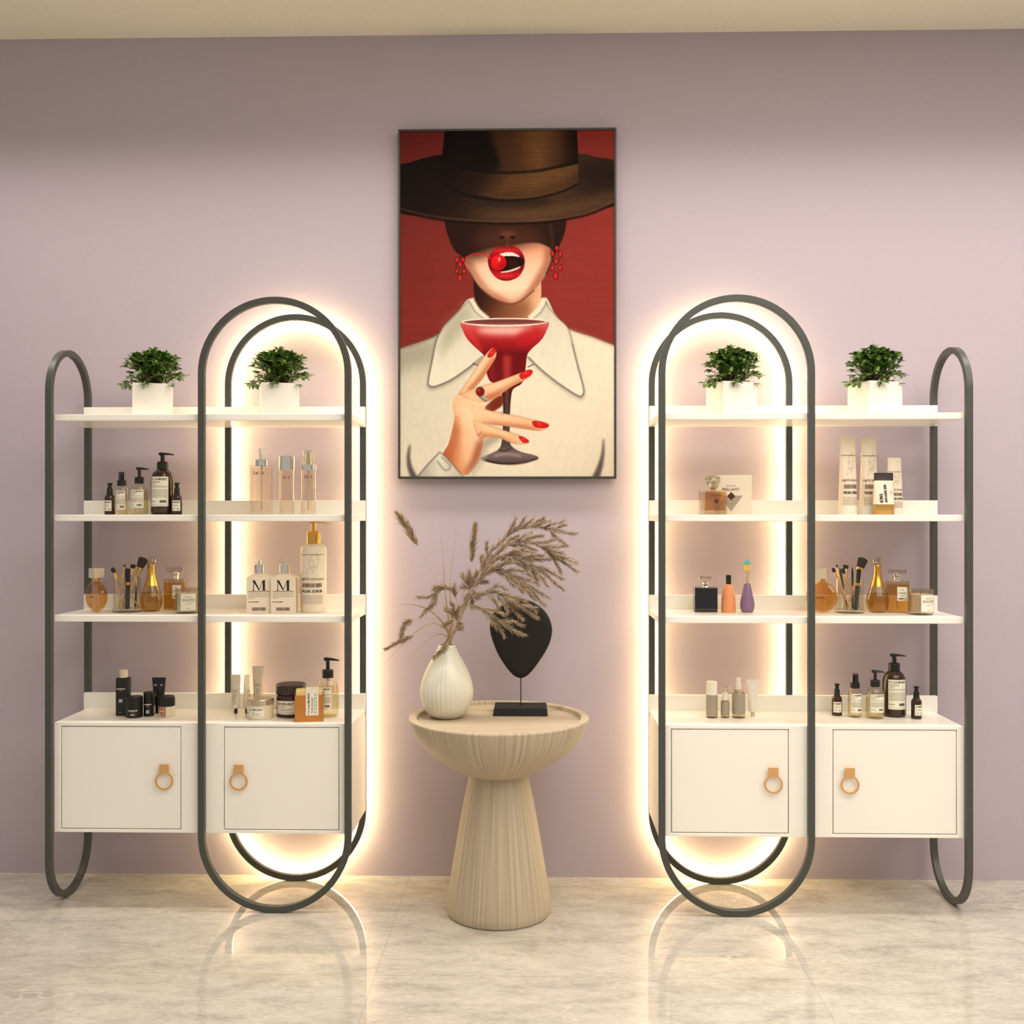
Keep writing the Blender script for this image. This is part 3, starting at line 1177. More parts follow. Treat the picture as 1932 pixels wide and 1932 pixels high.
def paint():
    c = Canvas()
    x, y = c.x, c.y
    one = np.ones((PH, PW))
    # red ground
    c.put(one, c.grad((x - 66) / 1120 * .5 + (y - 70) / 1200 * .5, [(0, (98, 36, 32)), (.35, (122, 46, 40)), (.7, (140, 54, 46)), (1, (140, 56, 46))]))
    c.a *= (1 + .05 * c.noise(40, 2, 1) + .03 * c.noise(2, 30, 2))[..., None]
    # blouse
    bl = c.mask([(-40, 1240), (60, 1208), (120, 1188), (190, 1165), (262, 1135), (300, 1085), (370, 1015), (440, 945), (540, 1060), (740, 1060), (822, 940), (880, 1030), (950, 1105), (1080, 1150), (1140, 1175), (1195, 1195), (1300, 1230), (1300, 1985), (-40, 1985)])
    c.put(bl, c.grad((x - 66) / 1120 * .6 + (y - 1100) / 780 * .4, [(0, (196, 190, 170)), (.3, (216, 207, 186)), (.7, (228, 215, 192)), (1, (222, 208, 184))]))
    c.put(bl * c.mask([(60, 1190), (200, 1160), (300, 1120), (220, 1300), (160, 1290), (100, 1320), (60, 1340)], True, 40), (140, 134, 118), .6)
    c.stroke([(66, 1206), (160, 1178), (262, 1135)], 12, (110, 104, 92), .6, 6)
    c.stroke([(950, 1106), (1060, 1145), (1187, 1195)], 12, (150, 132, 118), .7, 4)
    c.put(bl * c.mask([(500, 1240), (740, 1240), (900, 1400), (760, 1500), (560, 1500)], True, 60), (236, 222, 198), .5)
    # neck
    nk = c.mask([(452, 760), (452, 850), (456, 930), (490, 1000), (545, 1058), (740, 1058), (790, 1000), (806, 930), (806, 840), (806, 760)])
    c.put(nk, c.grad((x - 450) / 350 + (y - 1000) / 900, [(0, (52, 26, 18)), (.3, (88, 50, 34)), (.62, (160, 108, 78)), (.85, (214, 164, 128)), (1, (226, 180, 146))]))
    c.put(nk * c.mask([(540, 1000), (640, 985), (740, 960), (740, 1060), (540, 1060)], True, 20), (120, 70, 48), .55)
    # head in the hat's shade, then the lit lower face
    hd = c.mask([(292, 440), (298, 530), (312, 600), (350, 690), (402, 736), (440, 815), (490, 890), (560, 945), (640, 972), (700, 957), (770, 900), (830, 820), (868, 735), (905, 665), (930, 600), (942, 525), (948, 440)])
    c.put(hd, (44, 22, 13))
    c.put(hd * c.ell(640, 640, 190, 90, 40), (82, 48, 32), .8)
    fc = c.mask([(405, 738), (440, 815), (490, 890), (560, 945), (640, 972), (700, 957), (770, 900), (830, 820), (862, 742), (858, 690), (780, 655), (640, 668), (500, 690)], True, 3)
    lit = c.mask([(400, 745), (470, 735), (560, 700), (640, 690), (730, 660), (820, 640), (900, 700), (850, 860), (640, 1000), (450, 900)], True, 34)
    c.put(fc * lit, c.grad((y - 680) / 300, [(0, (214, 152, 120)), (.3, (236, 188, 160)), (.7, (244, 206, 180)), (1, (226, 172, 140))]))
    c.put(fc * c.mask([(395, 735), (470, 870), (560, 950), (640, 985), (620, 950), (540, 900), (470, 810), (440, 740)], True, 16), (150, 92, 66), .75)
    c.put(fc * c.mask([(880, 690), (850, 800), (780, 900), (700, 965), (760, 860), (815, 760), (830, 680)], True, 14), (160, 100, 74), .8)
    c.stroke([(490, 892), (560, 947), (640, 974), (700, 959), (770, 902)], 7, (110, 58, 42), .8, 2)
    c.stroke([(832, 822), (866, 738), (880, 690)], 8, (50, 24, 16), .8, 3)
    c.stroke([(855, 560), (866, 640), (862, 720)], 14, (74, 44, 26), .8, 6)
    c.put(c.ell(632, 612, 46, 18, 12), (112, 70, 50), .8)
    for nx in (600, 658):
        c.put(c.ell(nx, 626, 14, 8, 3), (26, 10, 7), .9)
    c.stroke([(630, 645), (628, 672)], 6, (120, 74, 54), .7, 3)
    # mouth
    lp = c.mask([(527, 752), (540, 708), (575, 682), (606, 671), (628, 676), (655, 671), (692, 688), (714, 720), (721, 752), (714, 792), (690, 830), (650, 850), (612, 853), (572, 838), (540, 800)])
    c.put(lp, c.grad((y - 670) / 185, [(0, (120, 14, 26)), (.15, (186, 28, 42)), (.35, (118, 10, 24)), (.65, (122, 10, 24)), (.82, (190, 26, 38)), (1, (112, 10, 22))]))
    c.put(c.blur(lp, 2) * c.ell(620, 830, 46, 10, 6), (220, 60, 62), .6)
    c.put(c.blur(lp, 2) * c.ell(620, 692, 60, 6, 5), (214, 54, 58), .6)
    c.a += (lp * .05 * c.noise(1, 5, 6))[..., None]
    c.put(c.mask([(556, 742), (580, 715), (620, 706), (665, 708), (700, 732), (718, 752), (700, 778), (655, 797), (600, 803), (568, 790)]), (34, 8, 7))
    c.put(c.mask([(585, 716), (620, 705), (662, 707), (694, 728), (660, 724), (618, 724), (592, 730)]), (228, 218, 202))
    c.put(c.mask([(596, 806), (640, 797), (696, 778), (686, 792), (640, 807), (602, 811)]), (206, 190, 178))
    for tx in (625, 648, 668):
        c.stroke([(tx, 708), (tx - 1, 724)], 2, (120, 100, 96), .6)
    c.put(c.ell(655, 765, 34, 16, 8), (62, 14, 10), .9)
    c.stroke([(548, 738), (505, 716), (455, 712), (408, 732)], 7, (196, 40, 42), 1, 0, 5)
    c.put(c.ell(584, 757, 40, 41), (206, 16, 22))
    c.put(c.ell(598, 772, 28, 28, 10) * c.ell(584, 757, 40, 41), (140, 8, 14), .55)
    c.put(c.ell(573, 750, 20, 22, 10), (236, 40, 38), .8)
    c.put(c.ell(587, 740, 4, 11, 2), (255, 232, 214))
    # earrings
    for lst in ([(366, 742, 7, 13), (398, 742, 7, 12), (383, 768, 8, 14), (366, 800, 7, 11), (403, 804, 8, 12), (382, 838, 10, 18)],
                [(888, 684, 8, 12), (866, 712, 7, 14), (907, 716, 8, 14), (885, 753, 9, 15), (865, 788, 8, 14), (906, 786, 9, 15), (882, 828, 11, 19)]):
        cx = lst[-1][0]
        y0 = lst[0][1] - 20
        for sx_ in (-1, 1):
            c.stroke([(cx, y0), (cx + sx_ * 20, y0 + 50), (cx + sx_ * 20, y0 + 78), (cx, y0 + 108)], 4, (46, 16, 14), .8)
        for ex, ey, rx, ry in lst:
            c.put(c.ell(ex, ey, rx + 3, ry + 3), (52, 12, 12))
            c.put(c.ell(ex, ey, rx, ry), (188, 34, 34))
            c.put(c.ell(ex - 2, ey - 3, 2.5, 4, 1), (236, 110, 100))
    # hat: brim, crown, band
    br = c.mask([(50, 266), (130, 228), (210, 204), (290, 190), (640, 160), (998, 190), (1085, 208), (1200, 246), (1200, 446), (1130, 480), (1050, 505), (940, 530), (800, 546), (640, 551), (500, 547), (350, 536), (200, 514), (50, 478)])
    c.put(br, c.grad((x - 66) / 1120 + (y - 330) / 1400, [(0, (22, 11, 8)), (.3, (34, 20, 13)), (.55, (62, 42, 28)), (.8, (72, 49, 32)), (1, (54, 36, 25))]))
    c.put(br * c.mask([(420, 500), (640, 535), (900, 520), (1180, 440), (1180, 390), (1000, 440), (800, 480), (600, 490)], True, 26), (104, 76, 48), .75)
    c.put(br * c.ell(1090, 300, 130, 90, 40), (34, 22, 17), .7)
    c.put(br * c.ell(680, 440, 190, 26, 16), (44, 28, 20), .7)
    c.stroke([(60, 470), (200, 506), (350, 528), (500, 539), (640, 543), (800, 538), (940, 522), (1060, 494), (1190, 440)], 7, (112, 82, 52), .6, 3, clip=br)
    c.stroke([(60, 484), (200, 519), (350, 541), (500, 551), (640, 555), (800, 550), (940, 534), (1060, 508), (1190, 454)], 9, (20, 10, 7), .95, 2)
    cr = c.mask([(302, 50), (294, 130), (282, 240), (270, 330), (330, 372), (430, 408), (600, 432), (760, 422), (900, 390), (1000, 345), (1000, 210), (994, 50)], False)
    c.put(cr, c.grad((x - 270) / 730, [(0, (16, 8, 6)), (.32, (28, 16, 10)), (.42, (58, 38, 22)), (.6, (84, 56, 32)), (.72, (104, 72, 42)), (.86, (74, 48, 28)), (.95, (38, 22, 14)), (1, (28, 16, 10))]))
    c.put(cr * c.mask([(380, 60), (500, 60), (560, 150), (590, 250), (520, 270), (430, 200)], True, 14), (18, 9, 7), .8)
    c.put(cr * c.mask([(540, 50), (640, 50), (640, 260), (600, 250), (580, 160)], True, 20), (76, 50, 30), .5)
    c.put(cr * c.ell(800, 120, 90, 90, 40), (112, 76, 44), .45)
    c.stroke([(284, 218), (400, 262), (520, 284), (640, 288), (800, 278), (998, 236)], 12, (14, 7, 5), .9, 4)
    bd = c.mask([(282, 232), (400, 272), (520, 293), (640, 297), (800, 288), (1000, 245), (1000, 345), (900, 388), (760, 418), (600, 424), (430, 402), (330, 368), (272, 332)], False)
    c.put(bd, c.grad((x - 270) / 730 + (y - 330) / 1100, [(0, (20, 10, 7)), (.3, (44, 26, 15)), (.5, (92, 62, 36)), (.72, (104, 72, 42)), (.9, (96, 66, 40)), (1, (70, 46, 28))]))
    c.put(bd * c.mask([(560, 380), (800, 370), (980, 310), (990, 345), (800, 415), (600, 420)], True, 12), (70, 46, 27), .6)
    c.stroke([(300, 352), (430, 408), (600, 432), (760, 424), (900, 394), (1002, 350)], 8, (16, 8, 6), .9, 3)
    hat = np.maximum(br, cr)
    c.a *= (1 + hat * (.16 * c.noise(18, 0, 9) + .10 * c.noise(30, 1, 10)))[..., None]
    # collar
    for pts, sh in (([(438, 945), (400, 985), (330, 1060), (285, 1108), (258, 1160), (238, 1250), (214, 1375), (220, 1400), (250, 1404), (330, 1372), (420, 1312), (500, 1248), (580, 1200), (620, 1120), (600, 1056), (530, 1050), (470, 1000)], -1),
                    ([(820, 940), (845, 990), (890, 1045), (945, 1100), (968, 1180), (995, 1290), (1027, 1412), (1024, 1448), (1000, 1455), (900, 1392), (800, 1312), (740, 1252), (690, 1200), (660, 1110), (700, 1060), (748, 1048), (800, 1000)], 1)):
        m = c.mask(pts, True)
        c.put(c.mask([(a + 4 * sh, b + 16) for a, b in pts], True, 10) * bl, (120, 108, 98), .55)
        c.put(m, c.grad((y - 950) / 480, [(0, (198, 192, 172)), (.35, (214, 206, 186)), (1, (228, 219, 198))]))
        c.stroke(pts[3:12] if sh < 0 else pts[4:12], 5, (66, 58, 56), .9, 1)
        c.stroke(pts[:4] if sh < 0 else pts[:5], 5, (120, 112, 100), .8, 1)
    c.put(c.mask([(300, 1090), (380, 1010), (430, 960), (420, 1080), (340, 1180), (270, 1240)], True, 26), (150, 146, 124), .55)
    c.stroke([(440, 945), (470, 1000), (530, 1052)], 26, (222, 212, 192), 1, 1)
    c.stroke([(456, 948), (488, 1000), (545, 1048)], 4, (70, 56, 48), .8, 1)
    c.stroke([(432, 960), (462, 1014), (512, 1056)], 4, (96, 88, 78), .8, 1)
    c.stroke([(820, 945), (796, 1000), (745, 1050)], 26, (222, 212, 192), 1, 1)
    c.stroke([(836, 968), (806, 1016), (766, 1052)], 4, (96, 88, 78), .8, 1)
    c.put(c.mask([(450, 1282), (500, 1244), (520, 1250), (512, 1300), (480, 1298)], False, 3), (176, 160, 150))
    c.stroke([(448, 1282), (484, 1300)], 5, (60, 52, 56), .9)
    c.stroke([(735, 1305), (768, 1290)], 5, (60, 52, 56), .9)
    # glass
    gl = c.mask([(389, 1068), (396, 1112), (418, 1155), (455, 1195), (500, 1236), (514, 1262), (520, 1330), (535, 1372), (562, 1392), (592, 1424), (604, 1470), (607, 1580), (600, 1690), (584, 1732), (540, 1756), (492, 1776), (505, 1795), (600, 1812), (700, 1806),
                 (789, 1782), (770, 1764), (700, 1746), (658, 1722), (643, 1690), (642, 1580), (648, 1470), (660, 1420), (700, 1394), (718, 1360), (726, 1300), (734, 1240), (760, 1206), (804, 1166), (832, 1120), (840, 1068), (720, 1092), (500, 1092)])
    c.put(gl, c.grad((y - 1070) / 740, [(0, (196, 110, 104)), (.07, (186, 60, 60)), (.16, (150, 26, 32)), (.25, (112, 18, 24)), (.42, (116, 22, 26)), (.5, (76, 30, 30)), (.62, (58, 44, 44)), (.85, (80, 66, 64)), (.93, (128, 110, 106)), (1, (92, 74, 72))]))
    c.put(gl * c.ell(620, 1112, 150, 24, 16), (232, 200, 186), .85)
    c.put(gl * c.mask([(395, 1080), (450, 1180), (510, 1240), (480, 1180), (430, 1100)], True, 10), (214, 70, 66), .6)
    c.put(gl * c.mask([(700, 1120), (790, 1100), (800, 1140), (740, 1190), (680, 1190)], True, 16), (182, 34, 40), .8)
    c.put(gl * c.mask([(604, 1230), (650, 1230), (646, 1370), (610, 1370)], False, 8), (178, 62, 58), .8)
    c.put(gl * c.mask([(522, 1230), (560, 1230), (566, 1380), (536, 1370)], False, 8), (150, 34, 36), .6)
    c.put(gl * c.mask([(500, 1225), (740, 1225), (720, 1245), (520, 1245)], False, 8), (96, 12, 18), .7)
    c.put(gl * c.mask([(620, 1420), (634, 1420), (632, 1700), (620, 1700)], False, 4), (126, 90, 86), .7)
    c.stroke([(492, 1778), (560, 1802), (640, 1811), (720, 1803), (789, 1782)], 7, (40, 28, 28), .9, 1)
    c.stroke([(560, 1770), (620, 1758), (700, 1770)], 12, (176, 160, 152), .7, 5)
    c.stroke([(585, 1735), (612, 1742), (650, 1730)], 5, (36, 26, 26), .8, 1)
    c.put(c.ell(614, 1068, 224, 19), (140, 78, 72))
    c.put(c.ell(600, 1064, 190, 8, 5), (96, 52, 50), .7)
    a = np.linspace(0, 2 * PI, 41)
    c.stroke(list(zip(614 + 222 * np.cos(a), 1068 + 18 * np.sin(a))), 6, (240, 226, 212), .95)
    c.stroke([(392, 1075), (470, 1090), (614, 1094), (760, 1090), (836, 1075)], 4, (180, 90, 84), .7, 1)
    # hand
    sk = lambda t: c.grad(t, [(0, (176, 100, 62)), (.3, (214, 150, 108)), (.6, (236, 190, 150)), (1, (240, 200, 164))])
    c.put(c.mask([(500, 1528), (560, 1470), (604, 1452), (604, 1500), (566, 1530), (530, 1545)], True, 2), (122, 54, 32))
    c.put(c.mask([(510, 1680), (560, 1660), (590, 1680), (520, 1730), (480, 1800), (470, 1760)], True, 8), (150, 140, 128), .6)
    pm = c.mask([(372, 1445), (346, 1478), (342, 1525), (352, 1560), (338, 1640), (318, 1710), (292, 1762), (330, 1812), (402, 1868), (446, 1846), (486, 1790), (500, 1720), (512, 1680), (560, 1660), (540, 1600), (520, 1540), (500, 1490), (470, 1440), (430, 1425)])
    c.put(pm, sk((x - 330) / 200 - (y - 1500) / 900 + .45))
    c.put(pm * c.mask([(340, 1560), (318, 1710), (292, 1762), (330, 1800), (372, 1700), (380, 1600)], True, 18), (186, 104, 66), .75)
    c.put(pm * c.mask([(400, 1868), (446, 1846), (486, 1790), (512, 1680), (470, 1700), (440, 1790)], True, 16), (150, 78, 50), .8)
    c.put(pm * c.ell(440, 1560, 60, 50, 30), (246, 208, 172), .8)

    def finger(pts, nail, shade, hl):
        m = c.mask(pts)
        c.put(m, (234, 188, 148))
        c.put(m * c.mask(shade, True, 9), (178, 100, 64), .85)
        c.put(m * c.mask(hl, True, 8), (248, 212, 178), .7)
        c.stroke(pts + [pts[0]], 3, (134, 74, 50), .55, 1)
        n = c.mask(nail)
        c.put(n, (206, 34, 32))
        cx, cy = np.mean([p[0] for p in nail]), np.mean([p[1] for p in nail])
        c.put(n * c.ell(cx - 3, cy - 4, 14, 6, 4), (240, 92, 84), .7)
        c.stroke(nail + [nail[0]], 2.5, (120, 14, 16), .6)
    finger([(372, 1448), (430, 1364), (490, 1272), (536, 1216), (558, 1204), (571, 1222), (566, 1258), (532, 1312), (492, 1372), (440, 1424)], [(525, 1244), (542, 1216), (562, 1205), (570, 1220), (552, 1246), (532, 1254)],
           [(440, 1424), (492, 1372), (532, 1312), (570, 1250), (545, 1262), (480, 1350), (420, 1420)], [(400, 1420), (450, 1350), (510, 1262), (520, 1270), (460, 1360)])
    finger([(385, 1445), (480, 1408), (560, 1385), (640, 1356), (700, 1334), (742, 1319), (761, 1325), (752, 1348), (712, 1376), (650, 1408), (570, 1462), (516, 1484), (450, 1478)], [(692, 1346), (715, 1328), (745, 1319), (761, 1325), (748, 1349), (706, 1366)],
           [(516, 1484), (570, 1462), (650, 1408), (750, 1352), (690, 1370), (600, 1420), (500, 1462)], [(470, 1424), (560, 1398), (660, 1362), (650, 1372), (560, 1412)])
    finger([(440, 1500), (510, 1524), (600, 1544), (690, 1562), (770, 1582), (842, 1602), (838, 1618), (800, 1636), (720, 1627), (620, 1612), (540, 1602), (470, 1580)], [(760, 1588), (800, 1588), (843, 1604), (836, 1620), (796, 1622), (768, 1612)],
           [(480, 1584), (560, 1608), (640, 1616), (800, 1638), (760, 1616), (640, 1600), (520, 1590)], [(480, 1524), (560, 1548), (680, 1572), (680, 1582), (540, 1560)])
    finger([(450, 1580), (530, 1606), (600, 1630), (660, 1650), (712, 1670), (741, 1690), (734, 1702), (690, 1706), (640, 1696), (580, 1672), (520, 1668), (480, 1672)], [(688, 1666), (714, 1670), (741, 1690), (732, 1699), (708, 1696)],
           [(480, 1674), (540, 1668), (600, 1684), (690, 1708), (650, 1690), (580, 1662), (500, 1654)], [(500, 1606), (580, 1636), (640, 1656), (620, 1660), (540, 1636)])
    c.put(c.ell(460, 1530, 50, 60, 26), (244, 204, 168), .8)
    c.stroke([(592, 1538), (608, 1546), (604, 1556)], 3, (150, 90, 64), .7, 1)
    c.stroke([(352, 1562), (378, 1572), (382, 1590)], 3, (186, 116, 80), .7, 1)
    c.stroke([(472, 1664), (496, 1640)], 5, (170, 96, 64), .8, 2)
    c.stroke([(470, 1422), (488, 1456), (524, 1480)], 17, (120, 110, 106), 1)
    c.stroke([(476, 1424), (494, 1456), (526, 1476)], 6, (232, 224, 214), .9, 1)
    c.put(c.ell(487, 1432, 24, 26), (84, 74, 72))
    c.put(c.ell(486, 1431, 17, 19), (146, 16, 20))
    c.put(c.ell(480, 1424, 6, 7, 2), (220, 80, 74), .8)
    # cuff
    cf = c.mask([(150, 1885), (210, 1815), (274, 1748), (296, 1764), (350, 1822), (402, 1885)], False)
    c.put(cf, c.grad((x - 150) / 250, [(0, (168, 164, 150)), (.5, (218, 211, 194)), (1, (196, 188, 172))]))
    c.stroke([(152, 1882), (210, 1815), (274, 1748)], 5, (84, 78, 74), .9, 1)
    c.stroke([(274, 1748), (296, 1764), (350, 1822), (402, 1880)], 5, (110, 100, 92), .9, 1)
    c.stroke([(262, 1795), (300, 1842), (328, 1832), (326, 1815), (284, 1772)], 4, (96, 90, 84), .9, 1)
    # folds of the blouse
    c.stroke([(118, 1710), (110, 1770), (118, 1830), (142, 1885)], 8, (70, 62, 60), .8, 6, 34)
    c.stroke([(1132, 1680), (1128, 1760), (1112, 1830), (1088, 1890)], 5, (70, 62, 60), .8, 6, 40)
    c.stroke([(440, 1868), (490, 1800), (520, 1730)], 30, (186, 178, 164), .7, 10)
    c.a *= (1 + bl * .03 * c.noise(3, 6, 12))[..., None]
    return np.clip(c.a, 0, 1)


FX0, FX1 = X_at(751, -.036), X_at(1163, -.036)
FZ0, FZ1 = Z_at(957, 903, -.036), Z_at(957, 242, -.036)
FRAME = mat('dark_picture_frame', (50, 46, 40), .5)
pic = thing('framed_picture', 'tall framed print of a person in a brown hat biting a cherry with a cocktail', 'picture',
            ((FX0 + FX1) / 2, 0, FZ0))
pw, ph, ft = (FX1 - FX0) / 2, FZ1 - FZ0, .0068
fb = MB()
fb.box(-pw, -pw + ft, -.036, -.003, 0, ph, .0006)
fb.box(pw - ft, pw, -.036, -.003, 0, ph, .0006)
fb.box(-pw + ft, pw - ft, -.036, -.003, 0, ft, .0006)
fb.box(-pw + ft, pw - ft, -.036, -.003, ph - ft, ph, .0006)
fb.box(-pw + ft, pw - ft, -.012, -.004, ft, ph - ft)
fb.build('picture_frame', FRAME, pic)
A = paint()
lin = np.where(A <= .04045, A / 12.92, ((A + .055) / 1.055) ** 2.4)
PICGAIN = (1.0, 1.0, 1.0)
lin = np.clip(lin * np.array(PICGAIN), 0, 1) ** 1.13
me = bpy.data.meshes.new('print')
gx, gz = np.meshgrid(np.linspace(-pw + ft, pw - ft, PW), np.linspace(ph - ft, ft, PH))
co = np.stack([gx, np.full_like(gx, -.0325), gz], -1).reshape(-1, 3)
idx = np.arange(PW * PH).reshape(PH, PW)
quads = np.stack([idx[1:, :-1], idx[1:, 1:], idx[:-1, 1:], idx[:-1, :-1]], -1).reshape(-1, 4)
me.vertices.add(len(co))
me.vertices.foreach_set('co', co.ravel())
me.loops.add(quads.size)
me.loops.foreach_set('vertex_index', quads.ravel())
me.polygons.add(len(quads))
me.polygons.foreach_set('loop_start', np.arange(0, quads.size, 4))
me.polygons.foreach_set('loop_total', np.full(len(quads), 4))
me.update()
ca = me.color_attributes.new('ink', 'FLOAT_COLOR', 'POINT')
ca.data.foreach_set('color', np.concatenate([lin.reshape(-1, 3), np.ones((PW * PH, 1))], 1).ravel())
INK = mat('printed_ink', (128, 128, 128), .7, spec=.08)
nt, b = nodes_of(INK)
at_ = nt.nodes.new('ShaderNodeAttribute')
at_.attribute_name = 'ink'
nt.links.new(at_.outputs['Color'], b.inputs['Base Color'])
me.materials.append(INK)
po = bpy.data.objects.new('print', me)
COL.objects.link(po)
po.parent = pic

# ------------------------------------------------------------ shelf products
AMBER = mat('amber_bottle', (56, 32, 20), .14, spec=.5)
BLKP = mat('black_plastic', (24, 22, 20), .38, spec=.4)
PAPER = mat('label_paper', (238, 232, 212), .6, spec=.2)
INKB = mat('black_ink', (26, 22, 20), .6, spec=.2)
INKG = mat('grey_ink', (164, 154, 138), .6, spec=.2)
SOAPY = glass('clear_soap_bottle', (252, 249, 240), .07)
CLEAR = glass('clear_glass', (246, 242, 232), .10)
SMOKE = glass('smoky_cap', (150, 140, 128), .09)
TUBEM = mat('dip_tube', (190, 180, 158), .4)
CHROME = mat('chrome', (226, 218, 204), .10, metal=1)
GOLD = mat('gold_metal', (226, 172, 82), .22, metal=1)
WHITEP = mat('white_plastic', (236, 228, 212), .35)
CREAMP = mat('cream_plastic', (226, 214, 192), .4)
PERF = glass('amber_perfume', (250, 232, 198), .07)
PERFD = glass('honey_perfume', (243, 229, 196), .07)

Z2, Z3, ZC = SHELVES[1], SHELVES[2], CABZ1


def spot(u, v, z):
    """place on a shelf top seen at photo column u, row v"""
    x, y = on_plane(u, v, z)
    return (x, max(-.285, min(-.10, y)), z)


def lat(prof, k, n=36, **kw):
    """lathe profile traced in photo pixels (half width, height) times metres per pixel"""
    return MB().lathe([(r * k, z * k) for r, z in prof], n, **kw)


KL = mpp(250, -.2)


def pump(mb, r_stem, z0, z1, L, h, k, droop=.25):
    """pump stem and a flat curved nozzle pointing along +X"""
    mb.lathe([(r_stem * k, z0 * k), (r_stem * k, z1 * k)], 20)
    rings = []
    for i in range(12):
        f = i / 11
        x = -.26 * L + 1.0 * L * f
        w = (1.9 * r_stem) * (1 - .72 * max(0, f - .25)) * (.55 if f == 0 else 1)
        zc = z1 + h * .45 - droop * h * 2.2 * max(0, f - .3) ** 2
        hh = h * (.5 - .34 * f) * (.6 if f == 0 else 1)
        ring = []
        for a in range(10):
            t_ = 2 * PI * a / 10
            ring.append(Vector((x * k, w * math.cos(t_) * k * .55, (zc + hh * math.sin(t_)) * k)))
        rings.append(ring)
    mb.loft(rings)


# ---- the amber and clear soap family -------------------------------------
def soap_label(w, h, big=1, short=False):
    """w, h in metres, origin bottom centre"""
    p = Print()
    p.rect(-w / 2, w / 2, 0, h, 0)
    if short:
        p.text('L:A BRUKET', -w * .44, h * .76, h * .15, w * .88, bold=.0002)
        for j in range(2):
            p.dashes(-w * .42, w * .25, h * (.56 - .11 * j), h * .05, 2, j)
        p.text('177. 60', -w * .42, h * .12, h * .16, w * .8)
        return p
    p.text('091', -w * .47, h * .885, h * .065, w * .16)
    p.text('L:A BRUKET', -w * .22, h * .88, h * .078, w * .66, bold=.00022)
    p.text('TVÅL/SOAP', -w * .45, h * .79, h * .055, w * .5)
    p.text('Citrus', -w * .45, h * .73, h * .04, w * .26)
    for j in range(2):
        p.dashes(-w * .45, w * .45, h * (.675 - .035 * j), h * .016, 2, j)
    for j in range(9):
        p.dashes(-w * .45, w * .45, h * (.555 - .032 * j), h * .015, 2, j + 7)
    p.bars(w * .05, w * .40, h * .12, h * .21, 13)
    p.dashes(-w * .45, -w * .15, h * .16, h * .02, 1, 4)
    p.dashes(-w * .45, w * .45, h * .05, h * .012, 2, 5)
    return p


def on_cyl(name, p, r, z, parent, mats=None, off=0, sy=1):
    mb = MB()
    f = wrap_cyl(r, off, sy=sy)
    p.put(mb, lambda s, t, l: f(s, t + z, l))
    return mb.build(name, mats or [PAPER, INKB, INKG], parent, fix=False, angle=60)


def on_flat(name, p, y, z, parent, mats=None, x=0):
    mb = MB()
    f = wrap_flat(y)
    p.put(mb, lambda s, t, l: f(s + x, t + z, l))
    return mb.build(name, mats or [PAPER, INKB, INKG], parent, fix=False, smooth=False)


def serum_bottle(label, loc, group):
    k = KL
    root = thing('amber_serum_bottle', label, 'bottle', loc, 0, group)
    lat([(8.6, 0), (9.4, .8), (9.4, 31), (8.6, 34.5), (5.8, 37.5), (4.6, 38)], k).build('bottle_body', AMBER, root)
    lat([(5.8, 37.2), (5.8, 39.5), (5.2, 41), (5.2, 48), (4.8, 49.5), (3.6, 50), (3.6, 56), (4.6, 57), (4.6, 59.5), (3, 60)], k, 24).build('pump_cap', BLKP, root)
    MB().box(0, .0085, -.0022, .0022, 57.2 * k, 59.4 * k, .0005).build('pump_nozzle', BLKP, root)
    on_cyl('bottle_label', soap_label(.026, 19.5 * k, short=True), 9.4 * k, 7 * k, root, off=-.15)
    return root


def spray_bottle(label, loc, group):
    k = KL
    root = thing('clear_spray_bottle', label, 'bottle', loc, 0, group)
    lat([(9.5, 0), (12, 1.5), (13, 5), (13, 45), (12, 50), (9, 54), (6.5, 55)], k).build('bottle_body', SOAPY, root)
    lat([(10.5, 1.2), (12, 5), (12, 41), (.01, 41)], k).build('liquid', glass('soap_liquid', (251, 247, 232), .02), root)
    lat([(8.6, 54.5), (8.6, 64.5), (8, 65), (5, 65.2)], k, 24).build('spray_collar', BLKP, root)
    lat([(5, 65), (5, 76), (4.3, 77)], k, 24).build('spray_head', BLKP, root)
    lat([(6.6, 65), (6.6, 80.2), (6, 81), (.01, 81)], k, 24).build('overcap', SMOKE, root)
    lat([(1.2, 12), (1.2, 55)], k, 8).build('dip_tube', TUBEM, root)
    on_cyl('bottle_label', soap_label(.036, 36 * k), 13 * k, 9 * k, root)
    return root


def clear_pump(label, loc, group, k=KL):
    root = thing('clear_pump_bottle', label, 'bottle', loc, 0, group)
    lat([(13, 0), (15.8, 1.5), (17, 5), (17, 40), (16, 48), (12.5, 55), (8, 58.5), (6.5, 59)], k).build('bottle_body', SOAPY, root)
    lat([(13.5, 1.5), (16, 5), (16, 45), (.01, 45)], k).build('liquid', MATS['soap_liquid'], root)
    lat([(8.6, 59), (8.6, 69.5), (7.6, 71), (4, 71.4)], k, 28).build('pump_collar', BLKP, root)
    mb = MB()
    pump(mb, 2.9, 71, 84, 24, 6.5, k)
    mb.build('pump_head', BLKP, root)
    lat([(1.3, 10), (1.3, 60)], k, 8).build('dip_tube', TUBEM, root)
    on_cyl('bottle_label', soap_label(.044, 34 * k), 17 * k, 12.5 * k, root)
    return root


